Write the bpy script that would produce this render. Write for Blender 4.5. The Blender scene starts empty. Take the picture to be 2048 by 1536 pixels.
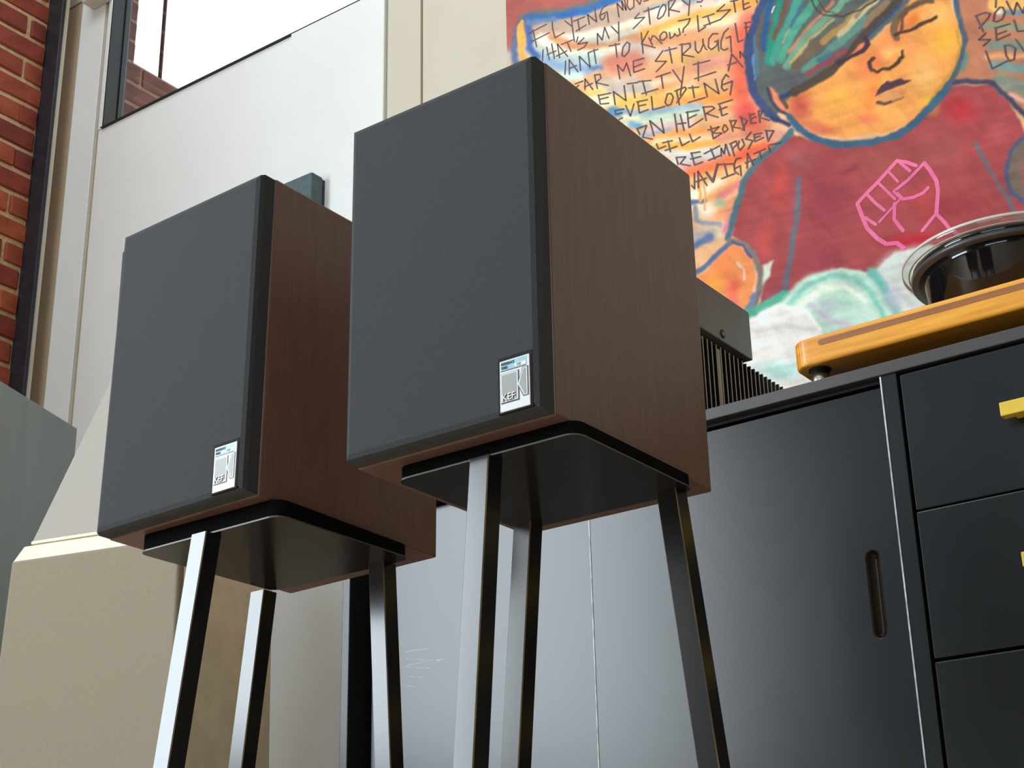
import bpy, bmesh, math, random
import numpy as np
from mathutils import Matrix, Vector, Euler

random.seed(7)
C = bpy.context.scene.collection
SC = bpy.context.scene

# ------------------------------------------------------------------ camera
F = 3174.918            # focal length in pixels of the 2048 x 1536 frame
YAW, PITCH, ROLL = 0.6255, 0.3887, 0.0221
ZC = 0.10               # camera height above the floor


def _rx(a):
    c, s = math.cos(a), math.sin(a)
    return np.array([[1, 0, 0], [0, c, -s], [0, s, c]])


def _ry(a):
    c, s = math.cos(a), math.sin(a)
    return np.array([[c, 0, s], [0, 1, 0], [-s, 0, c]])


def _rz(a):
    c, s = math.cos(a), math.sin(a)
    return np.array([[c, -s, 0], [s, c, 0], [0, 0, 1]])


CR = _rz(YAW) @ _rx(PITCH) @ _ry(ROLL)       # columns: right, forward, up
CAM = np.array([0.0, 0.0, ZC])


def ray(u, v):
    return CR @ np.array([(u - 1024) / F, 1.0, -(v - 768) / F])


def at_y(u, v, Y):
    d = ray(u, v)
    return CAM + d * (Y / d[1])


def at_x(u, v, X):
    d = ray(u, v)
    return CAM + d * (X / d[0])


cam_d = bpy.data.cameras.new('camera')
cam_d.sensor_width = 36.0
cam_d.lens = F * 36.0 / 2048.0
cam_d.clip_start = 0.02
cam = bpy.data.objects.new('camera', cam_d)
C.objects.link(cam)
M = Matrix.Identity(4)
for i in range(3):
    M[i][0], M[i][1], M[i][2] = CR[i][0], CR[i][2], -CR[i][1]
M[2][3] = ZC
cam.matrix_world = M
SC.camera = cam

# ------------------------------------------------------------------ light
ZT = 4.2                # ceiling height
w = bpy.data.worlds.new('overcast_sky')
SC.world = w
w.use_nodes = True
bg = w.node_tree.nodes['Background']
bg.inputs[0].default_value = (0.90, 0.95, 1.0, 1)
bg.inputs[1].default_value = 1.6


def area(name, loc, rot, sx, sy, power, col):
    l = bpy.data.lights.new(name, 'AREA')
    l.shape = 'RECTANGLE'
    l.size, l.size_y = sx, sy
    l.energy = power
    l.color = col
    o = bpy.data.objects.new(name, l)
    C.objects.link(o)
    o.location = loc
    o.rotation_euler = rot
    return o


# daylight entering by the side windows and by the shop front behind the camera
area('daylight_side_windows', (-3.42, -1.2, 1.8), (0, math.radians(-90), 0), 1.95, 2.4, 208, (0.82, 0.93, 1.0))
area('added_ceiling_fill', (-2.5, .7, ZT + .04), (0, 0, 0), 1.5, 1.5, 22, (0.84, 0.94, 1.0))  # added unseen overhead lamp, brightens the wall below the high window
area('daylight_shop_front', (-.1, -4.22, 2.2), (math.radians(90), 0, 0), 2.8, 2.4, 42, (0.88, 0.95, 1.0))
VS = SC.view_settings
VS.view_transform = 'Standard'
VS.look = 'None'
VS.exposure = 0.12
VS.gamma = 1.0
VS.use_curve_mapping = False


# ------------------------------------------------------------------ helpers
def lin(c):
    c = c / 255.0
    return c / 12.92 if c <= 0.04045 else ((c + 0.055) / 1.055) ** 2.4


def rgb(r, g, b, k=1.0):
    return (min(lin(r) * k, .95), min(lin(g) * k, .95), min(lin(b) * k, .95), 1)


def mat(name, col, rough=0.5, spec=0.5, metal=0.0, col2=None, scale=20.0, stretch=(1, 1, 1),
        bump=0.0, bump_scale=None, detail=4.0, coat=0.0, contrast=(0.35, 0.65), rough2=None, sheen=0.0):
    m = bpy.data.materials.new(name)
    m.use_nodes = True
    nt = m.node_tree
    N, L = nt.nodes, nt.links
    b = N['Principled BSDF']
    b.inputs['Base Color'].default_value = col
    b.inputs['Roughness'].default_value = rough
    b.inputs['Specular IOR Level'].default_value = spec
    b.inputs['Metallic'].default_value = metal
    b.inputs['Coat Weight'].default_value = coat
    b.inputs['Sheen Weight'].default_value = sheen
    tc = N.new('ShaderNodeTexCoord')
    mp = N.new('ShaderNodeMapping')
    mp.inputs['Scale'].default_value = stretch
    L.new(tc.outputs['Object'], mp.inputs['Vector'])
    nz = N.new('ShaderNodeTexNoise')
    nz.inputs['Scale'].default_value = scale
    nz.inputs['Detail'].default_value = detail
    L.new(mp.outputs[0], nz.inputs['Vector'])
    rp = N.new('ShaderNodeValToRGB')
    rp.color_ramp.elements[0].position = contrast[0]
    rp.color_ramp.elements[1].position = contrast[1]
    c2 = col2 if col2 else tuple(x * 0.88 for x in col[:3]) + (1,)
    rp.color_ramp.elements[0].color = col
    rp.color_ramp.elements[1].color = c2
    L.new(nz.outputs['Fac'], rp.inputs['Fac'])
    L.new(rp.outputs['Color'], b.inputs['Base Color'])
    if rough2 is not None:
        mr = N.new('ShaderNodeMapRange')
        mr.inputs['From Min'].default_value = 0.3
        mr.inputs['From Max'].default_value = 0.7
        mr.inputs['To Min'].default_value = rough
        mr.inputs['To Max'].default_value = rough2
        L.new(nz.outputs['Fac'], mr.inputs['Value'])
        L.new(mr.outputs[0], b.inputs['Roughness'])
    if bump:
        n2 = N.new('ShaderNodeTexNoise')
        n2.inputs['Scale'].default_value = bump_scale or scale
        n2.inputs['Detail'].default_value = 6.0
        L.new(mp.outputs[0], n2.inputs['Vector'])
        bp = N.new('ShaderNodeBump')
        bp.inputs['Strength'].default_value = bump
        bp.inputs['Distance'].default_value = 0.002
        L.new(n2.outputs['Fac'], bp.inputs['Height'])
        L.new(bp.outputs[0], b.inputs['Normal'])
    return m


def glass_mat(name, tint=(1, 1, 1, 1), gloss=0.06, rough=0.02):
    m = bpy.data.materials.new(name)
    m.use_nodes = True
    nt = m.node_tree
    N, L = nt.nodes, nt.links
    N.remove(N['Principled BSDF'])
    out = N['Material Output']
    t = N.new('ShaderNodeBsdfTransparent')
    t.inputs[0].default_value = tint
    g = N.new('ShaderNodeBsdfGlossy')
    g.inputs['Roughness'].default_value = rough
    lw = N.new('ShaderNodeLayerWeight')
    pw = N.new('ShaderNodeMath')
    pw.operation = 'POWER'
    pw.inputs[1].default_value = 4.0
    L.new(lw.outputs['Facing'], pw.inputs[0])
    fr = N.new('ShaderNodeMapRange')
    fr.inputs['To Min'].default_value = gloss
    fr.inputs['To Max'].default_value = 0.7
    L.new(pw.outputs[0], fr.inputs['Value'])
    mx = N.new('ShaderNodeMixShader')
    L.new(fr.outputs[0], mx.inputs[0])
    L.new(t.outputs[0], mx.inputs[1])
    L.new(g.outputs[0], mx.inputs[2])
    L.new(mx.outputs[0], out.inputs[0])
    return m


def link(name, me, m, parent=None, smooth=False):
    o = bpy.data.objects.new(name, me)
    C.objects.link(o)
    if m:
        me.materials.clear()
        me.materials.append(m)
    if parent:
        o.parent = parent
    if smooth:
        for p in me.polygons:
            p.use_smooth = True
    return o


def from_bm(name, bm, m, parent=None, smooth=False):
    bmesh.ops.recalc_face_normals(bm, faces=bm.faces)
    me = bpy.data.meshes.new(name)
    bm.to_mesh(me)
    bm.free()
    return link(name, me, m, parent, smooth)


def add_box(bm, x0, x1, y0, y1, z0, z1, bevel=0.0, seg=2):
    vs = [bm.verts.new(p) for p in ((x0, y0, z0), (x1, y0, z0), (x1, y1, z0), (x0, y1, z0),
                                    (x0, y0, z1), (x1, y0, z1), (x1, y1, z1), (x0, y1, z1))]
    fs = [bm.faces.new([vs[i] for i in f]) for f in
          ((3, 2, 1, 0), (4, 5, 6, 7), (0, 1, 5, 4), (1, 2, 6, 5), (2, 3, 7, 6), (3, 0, 4, 7))]
    if bevel:
        es = list({e for f in fs for e in f.edges})
        bmesh.ops.bevel(bm, geom=es, offset=bevel, segments=seg, profile=0.5, affect='EDGES')


def box(name, x0, x1, y0, y1, z0, z1, m, parent=None, bevel=0.0, seg=2, smooth=False):
    bm = bmesh.new()
    add_box(bm, x0, x1, y0, y1, z0, z1, bevel, seg)
    return from_bm(name, bm, m, parent, smooth)


def frustum(name, r0, z0, r1, z1, m, parent, bevel=0.0, seg=3):
    # r = (x0, x1, y0, y1)
    bm = bmesh.new()
    vs = [bm.verts.new(p) for p in ((r0[0], r0[2], z0), (r0[1], r0[2], z0), (r0[1], r0[3], z0), (r0[0], r0[3], z0),
                                    (r1[0], r1[2], z1), (r1[1], r1[2], z1), (r1[1], r1[3], z1), (r1[0], r1[3], z1))]
    for f in ((3, 2, 1, 0), (4, 5, 6, 7), (0, 1, 5, 4), (1, 2, 6, 5), (2, 3, 7, 6), (3, 0, 4, 7)):
        bm.faces.new([vs[i] for i in f])
    if bevel:
        bmesh.ops.bevel(bm, geom=bm.edges[:], offset=bevel, segments=seg, profile=0.5, affect='EDGES')
    return from_bm(name, bm, m, parent)


def prism(name, pts, d0, d1, axis, m, parent=None, bevel=0.0, seg=2, smooth=False):
    """polygon pts (a, b) extruded from d0 to d1 along axis ('x': a=y,b=z ; 'y': a=x,b=z ; 'z': a=x,b=y)"""
    bm = bmesh.new()

    def P(a, b, d):
        return {'x': (d, a, b), 'y': (a, d, b), 'z': (a, b, d)}[axis]
    lo = [bm.verts.new(P(a, b, d0)) for a, b in pts]
    hi = [bm.verts.new(P(a, b, d1)) for a, b in pts]
    n = len(pts)
    bm.faces.new(lo[::-1])
    bm.faces.new(hi)
    for i in range(n):
        bm.faces.new((lo[i], lo[(i + 1) % n], hi[(i + 1) % n], hi[i]))
    if bevel:
        bmesh.ops.recalc_face_normals(bm, faces=bm.faces)
        bmesh.ops.bevel(bm, geom=bm.edges[:], offset=bevel, segments=seg, profile=0.5, affect='EDGES')
    return from_bm(name, bm, m, parent, smooth)


def lathe(name, prof, loc, m, parent=None, n=96, smooth=True):
    """closed profile of (r, z) turned round the z axis"""
    bm = bmesh.new()
    rings = []
    for i in range(n):
        a = 2 * math.pi * i / n
        rings.append([bm.verts.new((loc[0] + r * math.cos(a), loc[1] + r * math.sin(a), loc[2] + z)) for r, z in prof])
    k = len(prof)
    for i in range(n):
        A, B = rings[i], rings[(i + 1) % n]
        for j in range(k - 1):
            bm.faces.new((A[j], B[j], B[j + 1], A[j + 1]))
    bmesh.ops.remove_doubles(bm, verts=bm.verts, dist=1e-6)
    return from_bm(name, bm, m, parent, smooth)


def capsule(x0, x1, z0, z1, n=10):
    """outline of a slot (a, b) lying along its longer side"""
    pts = []
    if x1 - x0 > z1 - z0:
        r = (z1 - z0) / 2
        for i in range(n + 1):
            a = -math.pi / 2 + math.pi * i / n
            pts.append((x1 - r + r * math.cos(a), (z0 + z1) / 2 + r * math.sin(a)))
        for i in range(n + 1):
            a = math.pi / 2 + math.pi * i / n
            pts.append((x0 + r + r * math.cos(a), (z0 + z1) / 2 + r * math.sin(a)))
    else:
        r = (x1 - x0) / 2
        for i in range(n + 1):
            a = math.pi * i / n
            pts.append(((x0 + x1) / 2 + r * math.cos(a), z1 - r + r * math.sin(a)))
        for i in range(n + 1):
            a = math.pi + math.pi * i / n
            pts.append(((x0 + x1) / 2 + r * math.cos(a), z0 + r + r * math.sin(a)))
    return pts


def empty(name, loc, label, cat, group=None, rotz=0.0):
    o = bpy.data.objects.new(name, None)
    o.empty_display_size = 0.05
    C.objects.link(o)
    o.location = loc
    o.rotation_euler = (0, 0, rotz)
    o['label'] = label
    o['category'] = cat
    if group:
        o['group'] = group
    return o


def struct(o, label=None):
    o['kind'] = 'structure'
    if label:
        o['label'] = label
    return o


def text_mesh(s, size):
    cu = bpy.data.curves.new('txt', 'FONT')
    cu.body = s
    cu.size = size
    cu.extrude = 0.00015
    cu.resolution_u = 4
    o = bpy.data.objects.new('txt', cu)
    C.objects.link(o)
    dg = bpy.context.evaluated_depsgraph_get()
    me = bpy.data.meshes.new_from_object(o.evaluated_get(dg))
    bpy.data.objects.remove(o)
    return me


# ------------------------------------------------------------------ materials
M_WALL = mat('white_wall_paint', rgb(234, 239, 240), 0.4, 0.45, col2=rgb(229, 233, 233), scale=3, bump=0.25, bump_scale=45)
M_CREAM = mat('cream_wall_paint', rgb(205, 199, 184), 0.5, 0.4, col2=rgb(200, 193, 176), scale=3, bump=0.25, bump_scale=40)
M_DARKW = mat('dark_taupe_wall_paint', rgb(88, 80, 74), 0.6, 0.3)
M_TAN = mat('tan_shadow_board', rgb(186, 164, 136), 0.6, 0.3, col2=rgb(178, 156, 128), scale=3)  # tan tone stands in for the steel column's shadow
M_SIDEW = mat('taupe_wall_paint', rgb(150, 136, 116), 0.6, 0.3)
M_GAP = mat('tan_joint_paint', rgb(176, 156, 118), 0.7, 0.3)
M_CEIL = mat('ceiling_white', rgb(225, 224, 220), 0.8, 0.2)
M_FLOOR = mat('concrete_floor', rgb(196, 174, 148), 0.35, 0.5, col2=rgb(178, 156, 130), scale=4, bump=0.05)
M_MORTAR = mat('pale_mortar', rgb(214, 182, 140), 0.9, 0.1, col2=rgb(190, 158, 120), scale=60, bump=0.6, bump_scale=120)
M_BRICK = [mat('red_brick_%d' % i, rgb(*a), 0.75, 0.25, col2=rgb(*b), scale=18, bump=0.5, bump_scale=70)
           for i, (a, b) in enumerate((((166, 84, 58), (140, 66, 48)), ((150, 70, 54), (128, 58, 46)),
                                       ((178, 92, 58), (150, 74, 48)), ((136, 62, 50), (112, 52, 44))))]
M_STEEL = mat('blue_black_steel', rgb(46, 46, 56), 0.45, 0.4, col2=rgb(38, 38, 46), scale=30)
M_FRAME = mat('dark_window_frame', rgb(26, 30, 30), 0.35, 0.4)
M_PANE = glass_mat('window_pane_glass')
M_GRILLE = mat('charcoal_grille_cloth', rgb(62, 65, 68), 0.9, 0.15, col2=rgb(52, 55, 58), scale=900, bump=0.5, bump_scale=1200, contrast=(.3, .7), sheen=0.1)
M_WOOD = mat('rosewood_veneer', rgb(113, 87, 78), 0.34, 0.4, col2=rgb(104, 79, 70), scale=60, stretch=(6, 6, 0.35), bump=0.05)
M_BLACK = mat('black_satin_paint', (0.012, 0.013, 0.015, 1), 0.20, 0.50, col2=(0.009, 0.010, 0.012, 1), scale=25, stretch=(1, 1, .2))
M_BLACKM = mat('black_plate_paint', (0.016, 0.0155, 0.014, 1), 0.16, 0.5)
M_RUB = mat('black_rubber', (0.012, 0.012, 0.012, 1), 0.8, 0.2)
M_GAPSHADE = mat('gap_shade_black', (0.004, 0.0045, 0.005, 1), 0.95, 0.05)  # near-black tone for the shade band over the stand plates
M_PEDGE = mat('plate_edge_highlight', rgb(86, 80, 66), 0.4, 0.4)  # lighter tone paints a highlight along the plate edge
M_WORN = mat('worn_brassy_edge', rgb(150, 132, 96), 0.3, 0.5, metal=0.5, col2=rgb(90, 84, 72), scale=40, stretch=(1, 1, .3))
M_CAB = mat('charcoal_lacquer', rgb(34, 38, 41), 0.23, 0.35, col2=rgb(31, 35, 38), scale=5)
M_CABTOP = mat('worn_charcoal_top', rgb(62, 61, 61), 0.42, 0.4, col2=rgb(56, 55, 55), scale=8)
M_CABIN = mat('black_cabinet_inside', (0.006, 0.007, 0.008, 1), 0.7, 0.2)
M_EDGE = mat('worn_pale_edge', rgb(205, 212, 216), 0.5, 0.4, col2=rgb(150, 156, 160), scale=60)
M_YEL = mat('yellow_handle_enamel', rgb(232, 200, 62), 0.4, 0.5, col2=rgb(226, 192, 54), scale=12)
M_BEIGE = mat('beige_grille_cloth', rgb(152, 144, 127), 0.9, 0.15, col2=rgb(145, 136, 119), scale=500, bump=0.3, bump_scale=900)
M_BEIGE2 = mat('pale_stone_cloth', rgb(176, 172, 166), 0.9, 0.15, col2=rgb(169, 164, 157), scale=500, bump=0.3, bump_scale=900)
M_LEDGE = mat('ivory_ledge_paint', rgb(240, 234, 216), 0.4, 0.4)
M_BEIGEB = mat('taupe_cabinet_paint', rgb(246, 236, 208), 0.5, 0.4)
M_GREYBOX = mat('slate_grey_laminate', rgb(146, 160, 166), 0.5, 0.4, col2=rgb(154, 168, 174), scale=5, stretch=(4, 4, .4), contrast=(.5, .8))
M_TEAL = mat('grey_green_panel_cloth', rgb(92, 110, 114), 0.85, 0.2, col2=rgb(84, 101, 105), scale=60)
M_AMP = mat('gunmetal_casing', rgb(108, 124, 130), 0.4, 0.5)
M_FIN = mat('black_anodised_fin', rgb(22, 22, 22), 0.5, 0.4)
M_FINE = mat('pale_fin_edge', rgb(186, 182, 164), 0.4, 0.5)
M_OAK = mat('honey_bamboo', rgb(236, 168, 56), 0.32, 0.5, col2=rgb(214, 140, 40), scale=14, stretch=(0.6, 8, 8), bump=0.03)
M_OAKD = mat('brown_inlay_wood', rgb(152, 98, 54), 0.4, 0.4, col2=rgb(140, 88, 48), scale=20, stretch=(.5, 8, 8))
M_CHROME = mat('brushed_steel', rgb(190, 192, 194), 0.25, 0.5, metal=1.0)
M_GLOSS = mat('gloss_black_acrylic', (0.006, 0.006, 0.007, 1), 0.06, 0.6)
M_GREYR = mat('dark_grey_mat', (0.05, 0.052, 0.056, 1), 0.35, 0.5)
M_BADGE = mat('silver_badge', rgb(204, 209, 214), 0.35, 0.4, col2=rgb(198, 203, 208), scale=200)
M_BADGEG = mat('grey_badge_field', rgb(138, 143, 141), 0.45, 0.4)
M_BADGED = mat('dark_badge_line', rgb(44, 38, 50), 0.5, 0.4)
M_BADGET = mat('pale_teal_badge_print', rgb(134, 190, 190), 0.4, 0.4, col2=rgb(124, 166, 190), scale=90)
M_WHITE = mat('plain_white', rgb(228, 228, 226), 0.4, 0.4)
M_EXTB = mat('weathered_exterior_brick', rgb(120, 84, 74), 0.85, 0.2, col2=rgb(98, 70, 64), scale=18)
M_EXTM = mat('exterior_mortar', rgb(150, 128, 110), 0.9, 0.1)
M_CLEAR = glass_mat('clear_acrylic', (0.93, 0.95, 0.94, 1), rough=0.03)
M_RIMLIGHT = mat('acrylic_edge_highlight', rgb(205, 205, 198), 0.15, 0.6)  # pale tone for the painted highlights on the clear disc
M_INK = mat('purple_brown_ink', rgb(98, 80, 84), 0.7, 0.2, col2=rgb(116, 96, 98), scale=40)
M_PINK = mat('pink_paint_stroke', rgb(240, 120, 166), 0.6, 0.3, col2=rgb(226, 104, 150), scale=30)

# ------------------------------------------------------------------ room shell
YW = 2.40          # face of the window wall
XB = -3.298        # face of the brick wall
SILL = at_y(202, 257, YW)[2]
XR = 3.3
YR = -4.1
WX0, WX1, WZ1 = -3.1077, -2.06, 3.75

struct(box('floor', XB - .3, XR + .2, YR - .2, YW + .3, -0.1, 0.0, M_FLOOR), 'grey concrete floor')
bm = bmesh.new()
SX0, SX1, SY0, SY1 = -3.25, -1.75, -.05, 1.45        # opening added for the ceiling fill lamp
add_box(bm, XB - .3, SX0, YR - .2, YW + .3, ZT, ZT + .1)
add_box(bm, SX1, XR + .2, YR - .2, YW + .3, ZT, ZT + .1)
add_box(bm, SX0, SX1, YR - .2, SY0, ZT, ZT + .1)
add_box(bm, SX0, SX1, SY1, YW + .3, ZT, ZT + .1)
struct(from_bm('ceiling', bm, M_CEIL), 'white ceiling with an opening added for a fill lamp')
struct(box('wall_right', XR, XR + .1, YR - .2, YW + .3, 0, ZT, M_SIDEW), 'plain taupe side wall')

# wall behind the camera, with the opening of the shop front
bm = bmesh.new()
RX0, RX1, RZ0, RZ1 = -1.6, 1.4, 0.9, 3.5
add_box(bm, XB - .3, RX0, YR - .1, YR, 0, ZT)
add_box(bm, RX1, XR + .1, YR - .1, YR, 0, ZT)
add_box(bm, RX0, RX1, YR - .1, YR, 0, RZ0)
add_box(bm, RX0, RX1, YR - .1, YR, RZ1, ZT)
struct(from_bm('wall_rear', bm, M_DARKW), 'dark rear wall with a shop front')
bm = bmesh.new()
for xm in (RX0 + .03, (RX0 + RX1) / 2, RX1 - .03):
    add_box(bm, xm - .03, xm + .03, YR - .07, YR - .02, RZ0, RZ1)
for zm in (RZ0 + .03, RZ1 - .03):
    add_box(bm, RX0, RX1, YR - .07, YR - .02, zm - .03, zm + .03)
struct(from_bm('window_3', bm, M_FRAME), 'dark shop front frame')

# window wall: backing with the opening, boards on it
bm = bmesh.new()
add_box(bm, XB - .3, WX0, YW + .012, YW + .068, 0, ZT)
add_box(bm, WX1, XR + .1, YW + .012, YW + .068, 0, ZT)
add_box(bm, WX0, WX1, YW + .012, YW + .068, 0, SILL - .002)
add_box(bm, WX0, WX1, YW + .012, YW + .068, WZ1, ZT)
wall_back = struct(from_bm('wall_back', bm, M_GAP), 'white panelled wall with a high window')


def board(x0, x1, z0, z1, m, d=0.0):
    return box('panel', x0, x1, YW + d, YW + .013, z0, z1, m, wall_back, bevel=0.0015, seg=1)


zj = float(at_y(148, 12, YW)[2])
board(XB - .28, -3.2435, 0, zj, M_TAN, .004)  # board toned like the shadow beside the column
board(XB - .28, -3.2435, zj + .006, ZT, M_CREAM, .002)
board(-3.2425, -3.1381, 0, ZT, M_WALL)
board(-3.1229, -2.389, 0, SILL, M_WALL, 0.003)
board(-2.3888, -2.0814, 0, SILL, M_WALL, -0.004)
board(-3.1229, -3.1079, SILL, WZ1, M_WALL, 0.0)
board(-2.0600, -2.0500, SILL, WZ1, M_WALL, -0.004)
board(-2.0812, -1.9776, 0, ZT, M_CREAM, 0.006)
board(-1.9672, XR, 0, ZT, M_CREAM, 0.0)

# high window in view
bm = bmesh.new()
for a in ((WX0, WX0 + .004, SILL, WZ1), (WX1 - .03, WX1, SILL, WZ1)):
    add_box(bm, a[0], a[1], YW + .002, YW + .065, a[2], a[3])
add_box(bm, WX0, WX0 + .008, YW + .045, YW + .065, SILL, WZ1)
add_box(bm, WX0, WX1, YW - .0052, YW + .065, SILL + .0002, SILL + .0011)
add_box(bm, WX0, WX1, YW + .002, YW + .065, WZ1 - .03, WZ1)
win1 = struct(from_bm('window_1', bm, M_FRAME), 'high window with a dark frame in the white wall')
box('pane', WX0 + .02, WX1 - .02, YW + .050, YW + .054, SILL, WZ1 - .02, M_PANE, win1)

# brick wall on the left with its side windows
LY0, LY1, LZ0, LZ1 = -2.42, 0.03, 0.8, 2.8
bm = bmesh.new()
YB1 = 2.33
add_box(bm, XB - .25, XB - .006, YR, LY0, 0, ZT)
add_box(bm, XB - .25, XB - .006, LY1, YB1, 0, ZT)
add_box(bm, XB - .25, XB - .006, LY0, LY1, 0, LZ0)
add_box(bm, XB - .25, XB - .006, LY0, LY1, LZ1, ZT)
wall_left = struct(from_bm('wall_left', bm, M_MORTAR), 'red brick side wall with pale mortar')
bm = bmesh.new()
for ym in (LY0 + .03, LY1 - .03):
    add_box(bm, XB - .10, XB - .05, ym - .025, ym + .025, LZ0, LZ1)
for zm in (LZ0 + .03, LZ1 - .03):
    add_box(bm, XB - .10, XB - .05, LY0, LY1, zm - .025, zm + .025)
struct(from_bm('window_2', bm, M_FRAME), 'row of side windows with dark bars')

PITCHZ = 0.0697 * 3.298 / 3.2427
ZREF = at_x(0, 41, XB)[2]
JY = at_x(61, 60, XB)[1]
brick_me = {}


def brick_mesh(L, key, H=PITCHZ - .0135, D=.02):
    k = (round(L, 3), key, round(D, 3))
    if k not in brick_me:
        bm = bmesh.new()
        add_box(bm, -D, 0, 0, L, 0, H, 0.004, 1)
        rnd = random.Random(hash(k) % 9999)
        for v in bm.verts:
            v.co.y += rnd.uniform(-.0015, .0015)
            v.co.z += rnd.uniform(-.0015, .0015)
            v.co.x += rnd.uniform(-.001, .001)
        bmesh.ops.recalc_face_normals(bm, faces=bm.faces)
        me = bpy.data.meshes.new('brick')
        bm.to_mesh(me)
        bm.free()
        brick_me[k] = me
        me.materials.append(M_BRICK[key])
    return brick_me[k]


BL = 0.205
for k in range(-22, 15):
    z0 = ZREF + k * PITCHZ + .005
    if z0 < 0.05 or z0 > 3.5:
        continue
    off = JY if k % 2 == 0 else JY + BL / 2
    for j in range(-6, 2):
        y0 = off + j * BL + random.uniform(-.006, .006)
        y1 = y0 + BL - .010
        y0c, y1c = max(y0, 1.30), min(y1, YB1)
        if y1c - y0c < .02:
            continue
        key = random.choice((0, 0, 1, 1, 2, 3))
        o = bpy.data.objects.new('brick', brick_mesh(round(y1c - y0c, 2) - .001, key))
        C.objects.link(o)
        o.parent = wall_left
        o.location = (XB + random.uniform(-.002, .002), y0c, z0)
# steel column at the end of the brick
col = struct(box('trim_1', XB - .10, -3.240, YB1, YB1 + .012, 0, ZT, M_STEEL, bevel=.001, seg=1), 'blue-black steel column at the end of the brick wall')
struct(box('trim_2', XB - .10, -3.243, YB1 + .012, YB1 + .026, 0, ZT, M_CREAM), 'narrow cream strip behind the steel column')

# brick parapet outside the high window
XE = -3.25
pz = at_x(272, 125, XE)[2]
py = at_x(276, 60, XE)[1]
bm = bmesh.new()
add_box(bm, XE - .3, XE - .005, YW + .12, py - .002, 1.5, 4.2)
add_box(bm, XE - .3, XE - .005, py - .002, 4.2, 1.5, pz - .002)
par = from_bm('brick_parapet', bm, M_EXTM)
par['label'] = 'weathered brick parapet outside, seen through the high window'
par['category'] = 'parapet'
for k in range(-16, 7):
    z0 = pz + k * PITCHZ + .005
    off = YW + .12 - (.08 if k % 2 else .0)
    for j in range(0, 7):
        y0 = off + j * BL
        y1 = y0 + BL - .010
        lim = py if k >= 0 else 3.8
        y0c, y1c = max(y0, YW + .12), min(y1, lim)
        if y1c - y0c < .02:
            continue
        me = brick_mesh(round(y1c - y0c, 2) - .001, 1, D=.016)
        o = bpy.data.objects.new('brick', me)
        C.objects.link(o)
        o.parent = par
        o.location = (XE, y0c, z0)
        o.material_slots[0].link = 'OBJECT'
        o.material_slots[0].material = M_EXTB
pp = at_x(328, 160, XE)
pole = lathe('pole', [(0, 0), (.006, 0), (.006, 1.4), (0, 1.4)], (XE - .02, pp[1], pz - .004), M_FRAME, n=12)
pole['label'] = 'thin dark pole standing on the parapet outside the window'
pole['category'] = 'pole'

# small sensor box in the top corner
b0 = at_y(166, 8, YW - .04)
b1 = at_y(200, 3, YW - .04)
sens = empty('sensor_box', (float(b0[0]), YW, float(b0[2])), 'small beige box fixed high on the white wall by the steel column', 'sensor')
wd = float(b1[0] - b0[0])
box('casing', 0, wd, -.045, 0, 0, .09, M_CREAM, sens, bevel=.003)
box('lens', wd * .3, wd * .7, -.047, -.04, .02, .05, M_LEDGE, sens, bevel=.002)

# ------------------------------------------------------------------ wall panel behind the speakers
t0 = at_y(245, 503, YW - .05)
t1 = at_y(623, 350, YW - .05)
tp = empty('wall_panel', (float(t0[0] + t1[0]) / 2, YW, 1.40), 'dark grey-green cloth panel hung on the white wall behind the loudspeakers', 'panel')
hw = float(t1[0] - t0[0]) / 2
box('frame', -hw, hw, -.045, .003, 0, float(t0[2]) - 1.404, M_STEEL, tp, bevel=.002)
box('cloth', -hw - .001, hw + .001, -.05, -.012, -.001, float(t0[2]) - 1.40, M_TEAL, tp, bevel=.004)


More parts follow.
